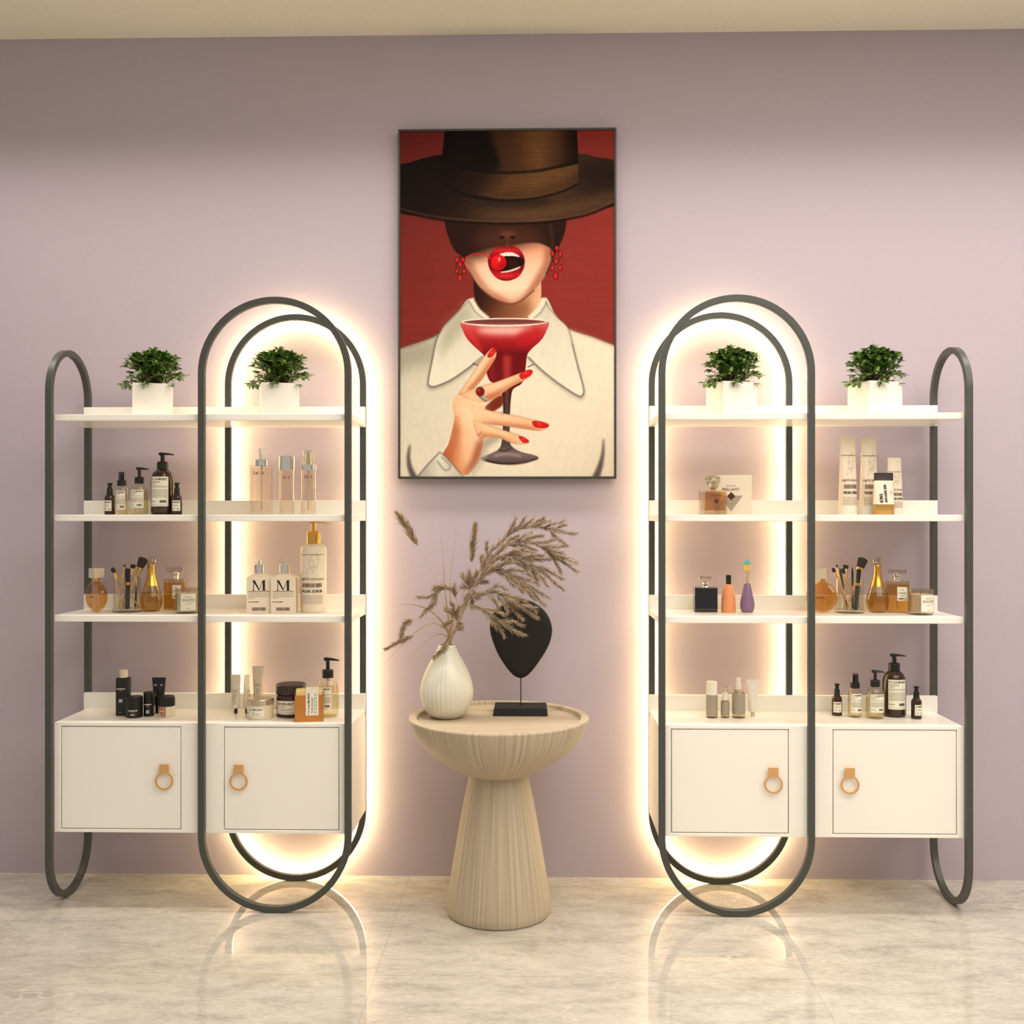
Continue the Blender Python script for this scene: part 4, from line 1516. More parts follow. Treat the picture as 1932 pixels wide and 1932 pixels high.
def amber_pump(label, loc, group):
    k = KL
    root = thing('amber_pump_bottle', label, 'bottle', loc, 0, group)
    lat([(17.5, 0), (20.3, 1.8), (21.5, 6), (21.5, 62), (20.5, 71), (17, 79), (11.5, 84.5), (8.5, 86)], k, 48).build('bottle_body', AMBER, root)
    lat([(10.4, 85.5), (10.4, 97.5), (8.8, 100), (5, 100.5)], k, 32).build('pump_collar', BLKP, root)
    mb = MB()
    pump(mb, 4.1, 100, 111.5, 29, 6.8, k)
    mb.build('pump_head', BLKP, root)
    on_cyl('bottle_label', soap_label(.057, 55.5 * k), 21.5 * k, 15.5 * k, root)
    return root


G1 = 'amber and clear soap bottles on the second shelf of the left rack'
G2 = 'amber and clear soap bottles on the right cabinet top'
y0 = -.20
fam = []
fam.append(serum_bottle('small amber serum bottle leftmost of the five soap bottles on the left rack', (X_at(207, y0), y0, Z2), G1))
fam.append(spray_bottle('clear spray bottle with black sprayer under a smoky cap, on the left rack', (X_at(230, y0 + .01), y0 + .01, Z2), G1))
fam.append(clear_pump('clear soap bottle with black pump beside the large amber bottle on the left rack', (X_at(263, y0), y0, Z2), G1))
fam.append(amber_pump('large amber soap bottle with black pump on the second shelf of the left rack', (X_at(307, y0), y0, Z2), G1))
fam.append(dup(fam[0], (X_at(334, y0 - .022), y0 - .022, Z2), R(14), 'small amber serum bottle in front of the large amber bottle on the left rack', G1))
for src, u, v, rz, lab in ((0, 1579, 1351, 0, 'small amber serum bottle leftmost on the right cabinet top group'), (1, 1613, 1354, 0, 'clear spray bottle with black sprayer on the right cabinet top'),
                           (2, 1651, 1356, 0, 'clear soap bottle with black pump beside the amber bottle on the right cabinet'), (3, 1687, 1352, 0, 'large amber soap bottle with black pump on the right cabinet top'),
                           (0, 1729, 1357, R(22), 'small amber serum bottle at the far right of the right cabinet top')):
    dup(fam[src], spot(u, v - 1.5, ZC), rz, lab, G2)

# ---- three clear essence bottles on the left rack -------------------------
k = mpp(535, -.2)
INKR = mat('dark_red_ink', (120, 32, 26), .6)
ESS = glass('clear_essence_bottle', (254, 251, 247), .09)
GE = 'clear essence bottles inside the left arch'


def essence_print(w, k, s=1.0, top=0):
    p = Print()
    p.text('SK-II', 0, top * k, 6.2 * k * s, w * .58, 1, 'c', bold=.0001)
    for j, t_ in enumerate(('FACIAL', 'TREATMENT', 'ESSENCE')):
        p.text(t_, 0, (top - 6.5 - 5.6 * j) * k, 2.4 * k, w * (.42, .78, .52)[j], 2, 'c')
    return p


root = thing('essence_pump_bottle', 'square clear essence bottle with chrome collar and white pump in the left arch', 'bottle', (X_at(493.5, -.2), -.2, Z2), 0, GE)
w = 19.3 * k
MB().box(-w, w, -w * .62, w * .62, 0, 92 * k, .0014).build('bottle_body', ESS, root)
MB().box(-w * .9, w * .9, -w * .53, w * .53, 5 * k, 88 * k, .001).build('liquid', glass('essence_liquid', (254, 250, 245), .02), root)
lat([(12.2, 92), (12.2, 103.5), (11.5, 104), (5, 104)], k, 32).build('chrome_collar', CHROME, root)
mb = lat([(4, 104), (4, 112.5), (5.4, 113), (5.4, 124), (4.8, 125), (.01, 125)], k, 24)
mb.tube([(4 * k, 0, 123 * k), (13 * k, 0, 122.8 * k), (18.5 * k, 0, 121.6 * k)], [.0022, .0013, .0009], 8)
mb.build('pump_head', WHITEP, root)
lat([(1.3, 8), (1.3, 92)], k, 8).build('dip_tube', TUBEM, root)
on_flat('front_print', essence_print(2 * w * .9, k, 1, 75), -w * .62, 0, root, [PAPER, INKR, INKG], -.004)

root = thing('essence_bottle', 'round clear essence bottle with a wide chrome screw cap in the left arch', 'bottle', (X_at(541.5, -.2), -.2, Z2), 0, GE)
lat([(12.5, 0), (13.8, 1.2), (13.8, 83), (13, 84), (11, 84)], k).build('bottle_body', ESS, root)
lat([(12, 4), (12.6, 5), (12.6, 80), (.01, 80)], k).build('liquid', MATS['essence_liquid'], root)
lat([(14.6, 83.5), (14.8, 84), (14.8, 110), (14.2, 111), (.01, 111)], k).build('chrome_cap', CHROME, root)
on_cyl('front_print', essence_print(.036, k, .95, 67), 13.8 * k, 0, root, [PAPER, INKR, INKG], off=.1)

root = thing('essence_spray_bottle', 'round clear essence bottle with chrome collar and see-through overcap in the left arch', 'bottle', (X_at(582, -.2), -.2, Z2), 0, GE)
lat([(12.8, 0), (14, 1.2), (14, 83), (13, 84), (11, 84)], k).build('bottle_body', ESS, root)
lat([(12, 4), (12.8, 5), (12.8, 78), (.01, 78)], k).build('liquid', MATS['essence_liquid'], root)
lat([(14.6, 83.5), (14.8, 84), (14.8, 93.5), (14.2, 94), (7, 94)], k).build('chrome_collar', CHROME, root)
lat([(6, 94), (6, 104), (5, 105), (5, 117), (4, 118)], k, 24).build('spray_head', CHROME, root)
lat([(10.5, 94), (10.5, 119.5), (9.8, 120.5), (.01, 120.5)], k, 28).build('overcap', CLEAR, root)
lat([(1.2, 8), (1.2, 84)], k, 8).build('dip_tube', TUBEM, root)
on_cyl('front_print', essence_print(.040, k, .95, 68), 14 * k, 0, root, [PAPER, INKR, INKG], off=.15)

# ---- perfumes, brush tumbler and candle (both racks) -----------------------
GP1, GP2 = 'perfume and brush set on the third shelf of the left rack', 'perfume and brush set on the third shelf of the right rack'
BUB = mat('pale_gold_cap', (222, 206, 180), .25, metal=.35)
k = KL


def round_perfume(label, loc, rz, group):
    root = thing('round_perfume_bottle', label, 'perfume', loc, rz, group)
    R_, d = 29.5 * k, 9.5 * k
    Mt = Matrix.Translation((0, 0, R_)) @ Matrix.Rotation(PI / 2, 4, 'X')
    prof = [(.0001, -d), (.72 * R_, -d), (.80 * R_, -d * .96), (.93 * R_, -d * .62), (R_, -d * .2), (R_, d * .2), (.93 * R_, d * .62), (.80 * R_, d * .96), (.72 * R_, d), (.0001, d)]
    MB().lathe(prof, 56, M=Mt).build('bottle_body', PERF, root)
    MB().lathe([(.0001, -d * .8), (.8 * R_, -d * .8), (.93 * R_, 0), (.8 * R_, d * .8), (.0001, d * .8)], 48, M=Mt).build('perfume', glass('perfume_liquid', (246, 226, 182), .02), root)
    MB().lathe([(5.5 * k, 58 * k), (5.5 * k, 64 * k)], 24).build('gold_neck', GOLD, root)
    MB().box(-10.5 * k, 10.5 * k, -10 * k, 10 * k, 64 * k, 82.5 * k, .001).build('cap', BUB, root)
    lat([(.8, 6), (.8, 60)], k, 8).build('dip_tube', TUBEM, root)
    p = Print()
    p.text('CHANCE', 0, 33 * k, 3.2 * k, .020, 2, 'c')
    p.text('CHANEL', 0, 26.5 * k, 4 * k, .026, 1, 'c')
    on_flat('front_print', p, -d, 0, root)
    return root


def teardrop(label, loc, group):
    root = thing('teardrop_perfume_bottle', label, 'perfume', loc, 0, group)
    lat([(12.5, 0), (15, .8), (18.5, 8), (20.6, 18), (20.6, 24), (19, 32), (16, 40), (12.6, 49)], k, 48).build('bottle_body', PERFD, root)
    lat([(14.5, 1.5), (17.6, 9), (19.6, 19), (19.4, 25), (18, 31), (16.6, 36), (.01, 36)], k, 40).build('perfume', glass('honey_liquid', (236, 218, 172), .02), root)
    lat([(12.8, 48.5), (11.2, 55), (9, 62), (7.2, 70), (6.2, 78), (6, 84), (6.6, 88), (7.6, 90), (5, 90.6)], k, 40).build('gold_neck', GOLD, root)
    lat([(.01, 89), (5, 89.6), (8.6, 92), (10, 96), (9.2, 100), (6, 103), (.01, 104)], k, 32).build('stopper', glass('stopper_glass', (232, 224, 218), .13), root)
    return root


def square_perfume(label, loc, rz, group):
    root = thing('square_perfume_bottle', label, 'perfume', loc, rz, group)
    w, d, h = 20.5 * k, 8.5 * k, 59 * k
    MB().box(-w, w, -d, d, 0, h, .0022).build('bottle_body', PERFD, root)
    MB().box(-w * .92, w * .92, -d * .82, d * .82, 2.5 * k, 52 * k, .001).build('perfume', MATS['perfume_liquid'], root)
    lat([(6.4, 59), (6.4, 67), (7.8, 68.5), (7.8, 71), (5.5, 73.5), (3, 75.5), (.01, 76)], k, 24).build('chrome_collar', CHROME, root)
    MB().box(-16 * k, 16 * k, -5 * k, 5 * k, 72.5 * k, 82.5 * k, .002).build('stopper', MATS['stopper_glass'], root)
    lat([(.8, 5), (.8, 60)], k, 8).build('dip_tube', TUBEM, root)
    p = Print()
    lw, lh = 18 * k, 26 * k
    p.rect(-lw / 2, lw / 2, 0, lh, 0)
    p.text('N°5', 0, lh * .76, lh * .10, lw * .3, 1, 'c')
    p.text('CHANEL', 0, lh * .50, lh * .14, lw * .86, 1, 'c')
    p.text('PARIS', 0, lh * .32, lh * .07, lw * .3, 2, 'c')
    p.dashes(-lw * .36, lw * .36, lh * .12, lh * .07, 1, 2)
    on_flat('front_label', p, -d, 22 * k, root, None, 6.5 * k)
    return root


def candle(label, loc, rz, group):
    root = thing('glass_candle', label, 'candle', loc, rz, group)
    lat([(20.5, 0), (22.3, 1.2), (22.6, 4), (22.6, 46), (22, 46.6), (21.4, 46), (21.2, 5), (.01, 4.5)], k, 48).build('glass', glass('candle_glass', (244, 238, 226), .10), root)
    lat([(20.8, 5), (21, 6), (21, 36.5), (19.5, 37.3), (.01, 37)], k, 40).build('wax', mat('candle_wax', (236, 222, 196), .5), root)
    lat([(.5, 36), (.4, 43)], k, 6).build('wick', mat('wick', (70, 56, 44), .9), root)
    p = Print()
    lw, lh = .046, 31 * k
    p.rect(-lw / 2, lw / 2, 0, lh, 0)
    p.text('BARRY', 0, lh * .76, lh * .09, lw * .42, 2, 'c')
    p.text('WHITE', 0, lh * .52, lh * .19, lw * .84, 3, 'c')
    p.text('GOLD', 0, lh * .36, lh * .09, lw * .36, 2, 'c')
    p.dashes(-lw * .14, lw * .14, lh * .1, lh * .03, 2, 4)
    on_cyl('candle_label', p, 22.6 * k, 6 * k, root, [PAPER, INKB, INKG, mat('brown_ink', (110, 84, 58), .6)])
    return root


HANDLE = speckle(mat('bamboo_handle', (206, 160, 104), .45), 120, .08)
BRISTLE = speckle(mat('dark_bristle', (44, 32, 28), .7), 200, .35)
FERR = mat('brass_ferrule', (222, 184, 116), .25, metal=.9)


def tumbler(label, loc, group):
    root = thing('brush_tumbler', label, 'tumbler', loc, 0, group)
    lat([(25.5, 0), (26.8, 1), (26.8, 5.5), (25.5, 6.5), (.01, 6.5)], k, 48).build('base', glass('acrylic_base', (244, 242, 234), .10), root)
    lat([(25.2, 6.5), (25.2, 64), (24.7, 64.6), (24.2, 64), (24.2, 6.6)], k, 48).build('wall', glass('acrylic_wall', (252, 251, 248), .05), root)
    return root


def stick_frame(a, b):
    a, b = Vector(a), Vector(b)
    d = (a - b).normalized()
    q = Vector((0, 0, 1)).rotation_difference(d)
    return Matrix.Translation(b) @ q.to_matrix().to_4x4(), (a - b).length


def brush(label, loc, tip, bot, head, group, hw=.0023, fan=0):
    """make-up brush from its foot to its bristle tip (metres, in the tumbler's frame)"""
    root = thing('makeup_brush', label, 'makeup brush', loc, 0, group)
    M, L = stick_frame(tip, bot)
    hl = L - head['len'] - head['fer']
    MB().lathe([(hw * .45, 0), (hw * .8, .004), (hw * 1.25, hl * .62), (hw * 1.1, hl)], 14, M=M).build('handle', HANDLE, root)
    fr = head['r'] * (.75 if not fan else .5)
    MB().lathe([(hw * 1.08, hl), (hw * 1.1, hl + .003), (fr, hl + head['fer'])], 14, M=M).build('ferrule', FERR, root)
    mb = MB()
    r, bl, z0 = head['r'], head['len'], hl + head['fer']
    sy = head.get('flat', 1)
    mb.lathe([(fr, z0), (r * .86, z0 + bl * .3), (r, z0 + bl * .62), (r * head.get('top', .75), z0 + bl * .88), (r * head.get('top', .75) * .55, z0 + bl)], 20, sy=sy, M=M)
    rn = random.Random(int(L * 1e5))
    for i in range(70):
        a_ = rn.uniform(0, 2 * PI)
        q = math.sqrt(rn.random())
        p0 = Vector((fr * q * math.cos(a_), fr * q * math.sin(a_) * sy, z0))
        p1 = Vector((r * 1.05 * q * math.cos(a_), r * 1.05 * q * math.sin(a_) * sy, z0 + bl * (1.04 - .22 * q * q * (1 if head.get('top', .75) < .9 else -.2))))
        spike(mb, M @ p0, (M @ p1 - M @ p0), (p1 - p0).length, .0004)
    mb.build('bristles', BRISTLE, root)
    return root


def stick(name, label, cat, loc, tip, bot, group, kind):
    root = thing(name, label, cat, loc, 0, group)
    M, L = stick_frame(tip, bot)
    if kind == 'mascara':
        r = .0066
        MB().lathe([(r * .95, 0), (r, .001), (r, L * .60), (r * .9, L * .602)], 24, M=M).build('tube', BLKP, root)
        MB().lathe([(r * 1.02, L * .598), (r * 1.02, L * .665)], 24, M=M).build('gold_band', GOLD, root)
        MB().lathe([(r, L * .664), (r, L - .001), (r * .9, L)], 24, M=M).build('cap', BLKP, root)
    else:
        r = .0032
        MB().lathe([(r, 0), (r, L - .02), (r * .85, L - .014)], 14, M=M).build('barrel', BLKP, root)
        MB().lathe([(r * .85, L - .014), (r * .3, L - .003), (r * .12, L)], 14, M=M).build('tip', mat('pencil_tip', (40, 30, 28), .6), root)
    return root


cupL, cupR = spot(240, 1154, Z3), spot(1603, 1156, Z3)
left = []
left.append((round_perfume('round amber perfume bottle with square cap at the left end of the left rack', spot(182, 1154, Z3), R(-36), GP1), spot(1551, 1156, Z3), R(-30), 'round amber perfume bottle partly behind the ring post of the right rack'))
left.append((tumbler('clear acrylic tumbler holding makeup brushes on the left rack', cupL, GP1), cupR, 0, 'clear acrylic tumbler holding makeup brushes on the right rack'))
left.append((teardrop('honey coloured teardrop perfume bottle with gold neck on the left rack', spot(285.5, 1153, Z3), GP1), spot(1655.5, 1155, Z3), 0, 'honey coloured teardrop perfume bottle with gold neck on the right rack'))
left.append((square_perfume('square amber perfume bottle with white label behind the candle on the left rack', spot(331, 1150, Z3), R(-4), GP1), spot(1693, 1155, Z3), R(-4), 'square amber perfume bottle with white label beside the candle on the right rack'))
left.append((candle('white candle in a glass partly behind the ring post of the left rack', spot(354, 1156, Z3), R(22), GP1), spot(1737, 1159, Z3), R(18), 'white candle in a glass at the right end of the right rack'))
BR = [('makeup brush with a rounded dark head leaning far left', (-.0326, -.036, .135), (.0345, .006, .0125), dict(len=.016, fer=.030, r=.0068)),
      ('slim makeup brush crossing behind the leaning brush', (-.048, .0098, .134), (-.0023, -.026, .0115), dict(len=.014, fer=.028, r=.0055)),
      ('thinnest makeup brush with a tiny dark tip', (-.026, .045, .142), (-.0166, -.0217, .0115), dict(len=.009, fer=.030, r=.0030)),
      ('flat topped makeup brush with a fan of dark bristles', (.0017, .045, .1415), (-.0166, -.004, .0115), dict(len=.014, fer=.030, r=.0085, flat=.5, top=1.15)),
      ('large fluffy powder brush with dark bristles', (.046, .016, .164), (-.010, -.008, .0115), dict(len=.032, fer=.030, r=.0145, top=1.05, flat=.7))]
for i, (lab, tip, bot, hd_) in enumerate(BR):
    left.append((brush(lab + ', in the left rack tumbler', cupL, tip, bot, hd_, GP1, .0036 if i == 4 else .0026), cupR, 0, lab + ', in the right rack tumbler'))
left.append((stick('mascara', 'black mascara tube with gold band in the left rack tumbler', 'mascara', cupL, (.0175, -.034, .133), (.0105, -.026, .0115), GP1, 'mascara'), cupR, 0, 'black mascara tube with gold band in the right rack tumbler'))
left.append((stick('eyeliner_pencil', 'black eyeliner pencil standing near the powder brush in the left rack tumbler', 'pencil', cupL, (.019, .036, .138), (.016, .023, .0115), GP1, 'pencil'), cupR, 0, 'black eyeliner pencil standing upright in the right rack tumbler'))
left.append((stick('eyeliner_pencil', 'black eyeliner pencil behind the mascara in the left rack tumbler', 'pencil', cupL, (-.019, .038, .136), (-.006, .008, .0115), GP1, 'pencil'), cupR, 0, 'black eyeliner pencil leaning left in the right rack tumbler'))
for o, loc, rz, lab in left:
    dup(o, loc, rz, lab, GP2)

# ---- white M bottles and the facial scrub pump ------------------------------
k = mpp(535, -.19)
SATIN = mat('satin_cream', (232, 216, 192), .4)


def m_bottle(label, loc, rz):
    root = thing('cream_spray_bottle', label, 'bottle', loc, rz, 'cream bottles lettered M in the left arch')
    w = 22.8 * k
    mb = MB()
    sq = lambda q, z: [Vector((-q, -q, z)), Vector((q, -q, z)), Vector((q, q, z)), Vector((-q, q, z))]
    mb.loft([sq(w * .985, 0), sq(w, .0006), sq(w, 65.5 * k), sq(w * .97, 66.5 * k), sq(w * .40, 73 * k), sq(w * .36, 73.2 * k)])
    mb.build('bottle_body', SATIN, root)
    lat([(9.8, 72.6), (9.8, 88.5), (8.8, 90), (4, 90)], k, 28).build('chrome_collar', CHROME, root)
    mb = lat([(3.3, 90), (3.3, 98), (2.6, 98.6), (.01, 98.6)], k, 16)
    mb.build('spray_button', CHROME, root)
    MB().lathe([(.0009, 0), (.0009, .0006)], 10, M=Matrix.Translation((0, -3.3 * k, 95 * k)) @ Matrix.Rotation(PI / 2, 4, 'X')).build('spray_hole', INKB, root)
    p = Print()
    # serif M
    x0, x1, z0, z1 = -12 * k, 12 * k, 42 * k, 61 * k
    W_ = x1 - x0
    thick, thin, sf = 4.0 * k, 1.1 * k, .9 * k
    p.poly([(x0 + 1.5 * k, z0 + sf), (x0 + 1.5 * k + thin, z0 + sf), (x0 + 1.5 * k + thin, z1 - sf), (x0 + 1.5 * k, z1 - sf)])
    p.poly([(x1 - 1.2 * k - thick, z0 + sf), (x1 - 1.2 * k, z0 + sf), (x1 - 1.2 * k, z1 - sf), (x1 - 1.2 * k - thick, z1 - sf)])
    p.poly([(x0 + .5 * k, z1), (x0 + .5 * k + thick, z1), (0.9 * k, z0 + 1.5 * k), (-.3 * k, z0)])
    p.poly([(x1 - 1.4 * k - thick, z1), (x1 - .4 * k - thick, z1), (.7 * k, z0 + .4 * k), (-.3 * k, z0)])
    for a, b_ in ((x0 - .6 * k, x0 + 4.4 * k), (x1 - thick - 2.6 * k, x1 + .6 * k)):
        p.rect(a, b_, z0, z0 + sf)
    p.rect(x0 - .6 * k, x0 + 3 * k, z1 - sf, z1)
    p.rect(x1 - thick - 1 * k, x1 + .6 * k, z1 - sf, z1)
    p.rect(-19.5 * k, 19.5 * k, 40 * k, 40.8 * k, 1)
    for j in range(4):
        p.dashes(-19 * k, (19 if j < 3 else -9) * k, (36.5 - 3 * j) * k, .9 * k, 2, j + 3)
    p.dashes(-19.5 * k, 0, 20 * k, 1.3 * k, 1, 8)
    p.bars(-13 * k, 13 * k, 4.5 * k, 10.5 * k, 26, 3)
    on_flat('front_print', p, -w, 0, root, [PAPER, INKB, INKG, mat('bar_ink', (120, 92, 76), .6)])
    return root


mloc = spot(489.5, 1154.5, Z3)
m1 = m_bottle('left one of two cream cube bottles lettered M with chrome sprayers, in the left arch', mloc, R(13))
m2 = spot(537.5, 1154.5, Z3)
dup(m1, m2, R(6), 'right one of two cream cube bottles lettered M, beside the tall scrub bottle')

root = thing('scrub_pump_bottle', 'tall cream scrub bottle with gold pump and line drawn face on the left rack', 'bottle', spot(591.5, 1154, Z3))
root.scale = (1, 1, .97)
lat([(22.5, 0), (24, 1), (24.3, 3), (24.3, 122), (23, 127), (17, 131.5), (12, 133)], k, 56).build('bottle_body', SATIN, root)
lat([(12.6, 132.5), (12.9, 134), (12.9, 153), (10, 157.5), (4.2, 158.5)], k, 40).build('gold_collar', GOLD, root)
mb = lat([(4.2, 158), (3.8, 168), (4.6, 173), (5, 174)], k, 24)
rings = []
for i in range(14):
    f = i / 13
    x = (-9.5 + 38.5 * f) * k
    zc = (174.6 - 3.2 * max(0, (f - .25) / .75) ** 2 - 1.2 * max(0, .25 - f) / .25) * k
    ww, hh = (4.2 - 1.6 * f) * k * (.5 if i == 0 else 1), (1.1 - .35 * f) * k
    rings.append([Vector((x, ww * math.cos(2 * PI * a / 8), zc + hh * math.sin(2 * PI * a / 8))) for a in range(8)])
mb.loft(rings).build('pump_head', GOLD, root)


FACE = [[(-13, 0), (-9, 4), (-12, 9), (-8, 14), (-4, 11), (-2, 18), (3, 9), (9, 11), (15, 22), (16, 36), (9, 46), (2, 41), (-4, 38), (-6, 28), (-2, 18)],
        [(9, 46), (14, 52)], [(-4, 26), (0, 33), (5, 26), (7, 22), (4, 21)], [(9, 33), (13, 34), (15, 36)], [(2, 17), (6, 18), (10, 17), (6, 15), (2, 17)], [(3, 9), (2, 2)]]


def scrub_print(k, s=1.0, ws=1.0):
    p = Print()
    p.text('THE HEALTH & BEAUTY PRODUCTS', 0, 111 * k * s, 1.9 * k, 46 * k * ws, 1, 'c', bold=.00008)
    for ln in FACE:
        q = [Vector((a * k * ws * .8, (60 + b * .85) * k * s + 14 * k * s, 0)) for a, b in ln]
        q = smooth(q, 4) if len(q) > 2 else q
        p.line([(v.x, v.y) for v in q], .5 * k, 2)
    p.text('mgh3d skincare', 0, 63 * k * s, 5.5 * k, 48 * k * ws, 1, 'c', slant=.28)
    p.bars(-20 * k * ws, 20 * k * ws, 49 * k * s, 57 * k * s, 24, 3)
    p.text('FACIAL SCRUB', 0, 39 * k * s, 5.4 * k, 41 * k * ws, 1, 'c', bold=.00035)
    for j in range(6):
        p.dashes(-22.5 * k * ws, 22.5 * k * ws, (32 - 2.9 * j) * k * s, 1.0 * k, 2, j + 40)
    return p


on_cyl('front_print', scrub_print(k), 24.3 * k, 0, root, [PAPER, INKB, INKG, MATS['bar_ink']], off=.05)

# ---- black toiletries on the left cabinet --------------------------------------
k = mpp(275, -.2)
GB = 'black toiletries on the left cabinet'
SATB = mat('satin_black', (22, 20, 18), .34, spec=.45)
WINK = mat('white_ink', (222, 214, 200), .6)


def brand(w, k, z, lines=2):
    p = Print()
    p.dashes(-w / 2, w / 2, z * k, 1.8 * k, 1, 21, 1.6)
    p.dashes(-w * .25, w * .25, (z - 2.6) * k, .8 * k, 2, 1)
    return p


root = thing('black_lotion_bottle', 'tall black lotion bottle with beige cap on the left cabinet', 'bottle', spot(233, 1349, ZC), R(6), GB)
MB().box(-12.2 * k, 12.2 * k, -9 * k, 9 * k, 0, 71.5 * k, .0035, seg=4).build('bottle_body', SATB, root)
lat([(7.6, 71), (7.6, 85), (7.2, 85.6), (.01, 85.6)], k, 28).build('cap', mat('beige_cap', (206, 192, 164), .5), root)
p = brand(15.5 * k, k, 50)
for j in range(2):
    p.dashes(-3.3 * k, 3.3 * k, (29 - 3.4 * j) * k, 2.2 * k, 1, j + 2, 2.5)
p.dashes(-3.5 * k, 3.5 * k, 6 * k, .9 * k, 2, 3)
on_flat('front_print', p, -9 * k, 0, root, [PAPER, WINK, INKG], -2.5 * k)

root = thing('black_cream_jar', 'wide black cream jar in front of the tall black bottle on the left cabinet', 'jar', spot(253.5, 1352.5, ZC), 0, GB)
lat([(14.6, 0), (15.2, .8), (15.2, 17.5), (14.9, 18)], k, 40).build('jar_body', SATB, root)
lat([(15.3, 18), (15.3, 37.5), (14.6, 38.6), (.01, 38.6)], k, 40).build('jar_lid', BLKP, root)
p = brand(16 * k, k, 13)
p.dashes(-4 * k, 4 * k, 5.5 * k, 1.8 * k, 1, 5, 2)
on_cyl('front_print', p, 15.2 * k, 0, root, [PAPER, WINK, INKG], off=.18)

root = thing('black_roller_bottle', 'small black cylinder bottle between jar and tube on the left cabinet', 'bottle', spot(281, 1350.5, ZC), 0, GB)
lat([(9.2, 0), (9.7, .8), (9.7, 19.5), (9.4, 20)], k, 32).build('bottle_body', SATB, root)
lat([(9.8, 20), (9.8, 44.5), (9.2, 45.3), (.01, 45.3)], k, 32).build('cap', BLKP, root)
p = brand(14 * k, k, 22)
for j in range(2):
    p.dashes(-2.8 * k, 2.8 * k, (10 - 3.2 * j) * k, 2 * k, 1, j + 9, 2.5)
on_cyl('front_print', p, 9.8 * k, 0, root, [PAPER, WINK, INKG], off=.1)


def tube_mesh(k, prof, n=28, M=None):
    """squeeze tube: (half width, half depth, z) sections from the cap end up to the flat crimp"""
    rings = []
    for w_, d_, z in prof:
        rings.append([Vector((w_ * k * math.cos(2 * PI * a / n), d_ * k * math.sin(2 * PI * a / n), z * k)) for a in range(n)])
    if M:
        rings = [[M @ v for v in r] for r in rings]
    return MB().loft(rings)


root = thing('black_squeeze_tube', 'black squeeze tube standing on its cap behind the black bottles', 'tube', spot(300, 1345, ZC), 0, GB)
lat([(7, 0), (7.3, .6), (7.3, 14), (7, 14.5)], k, 28).build('cap', BLKP, root)
tube_mesh(k, [(8.2, 8, 14.2), (8.8, 8.2, 16), (10, 7.2, 30), (11.6, 5, 46), (12.8, 2.4, 60), (13.2, 1.0, 64), (13.3, .7, 68)]).build('tube_body', SATB, root)
p = brand(17 * k, k, 53)
for j in range(2):
    p.dashes(-4 * k, (2 - 2 * j) * k, (36 - 3.4 * j) * k, 2.2 * k, 1, j + 14, 2.5)
mb = MB()
p.put(mb, lambda s, t, l: (s, -(8.1 - 7.0 * max(0, t / k - 16) / 48) * k - .0006 - l, t))
mb.build('front_print', [PAPER, WINK, INKG], root, smooth=False, fix=False)

root = thing('blush_cream_jar', 'cream jar with black lid and a copper pink label on the left cabinet', 'jar', spot(314.5, 1351.5, ZC), 0, GB)
lat([(14, 0), (15, .9), (15, 20), (14.6, 20.5)], k, 40).build('jar_body', mat('jar_cream', (218, 206, 182), .35), root)
lat([(15.3, 20.4), (15.3, 37), (14.6, 38.2), (.01, 38.2)], k, 40).build('jar_lid', BLKP, root)
p = Print()
for j in range(12):
    a, b_ = -.0205 + .0285 * j / 12, -.0205 + .0285 * (j + 1) / 12
    lo = lambda s: .003 + max(0, (-.006 - s) / .0145) * .019
    p.poly([(a, lo(a)), (b_, lo(b_)), (b_, .0315), (a, .0315)], 0)
p.dashes(-.014, .004, .0185, .0024, 1, 6)
p.dashes(-.008, .002, .009, .001, 1, 3)
on_cyl('jar_label', p, 15 * k, 0, root, [mat('copper_pink', (172, 112, 82), .45), WINK, INKG], off=-.1)

# ---- creams, soap and hand tubes inside the left arch ---------------------------
k = mpp(530, -.2)
GL = 'hand creams and soaps on the left cabinet inside the arch'
KHAKI = mat('tube_cream', (214, 202, 178), .42)
PAL = mat('pale_label', (232, 226, 208), .6)


def hand_tube(label, loc, rz, tiltx=0, tilty=0):
    root = thing('hand_cream_tube', label, 'tube', loc, rz, GL)
    root.rotation_euler = (tiltx, tilty, rz)
    lat([(2.2, 0), (3, .8), (3.2, 5), (2.9, 9.5)], k, 16).build('cap', BLKP, root)
    tube_mesh(k, [(3, 3, 9.2), (7.4, 6.6, 11.5), (7.6, 6.6, 14), (8.2, 5.4, 34), (9, 3.4, 54), (9.6, 1.3, 70), (9.7, .7, 74.5)]).build('tube_body', KHAKI, root)
    p = Print()
    p.rect(-5.6 * k, 5.6 * k, 13 * k, 50 * k, 0)
    p.line([(-5 * k, 14 * k), (5 * k, 14 * k), (5 * k, 49 * k), (-5 * k, 49 * k), (-5 * k, 14 * k)], .5 * k, 2)
    p.text('155', 0, 41 * k, 4.6 * k, 7 * k, 1, 'c')
    p.text('TVÅL', -3.6 * k, 16 * k, 2.4 * k, 14 * k, 1, 'l', PI / 2)
    for j in range(4):
        p.dashes(-2.2 * k + j * 1.6 * k, -1.4 * k + j * 1.6 * k, 17 * k, 21 * k, 2, j)
    mb = MB()
    p.put(mb, lambda s, t, l: (s, -(6.75 - 5.4 * max(0, t / k - 14) / 56) * k * math.sqrt(max(.05, 1 - (s / k / 8.4) ** 2)) - .0004 - l, t))
    mb.build('tube_label', [PAL, INKB, INKG], root, smooth=False, fix=False)
    return root


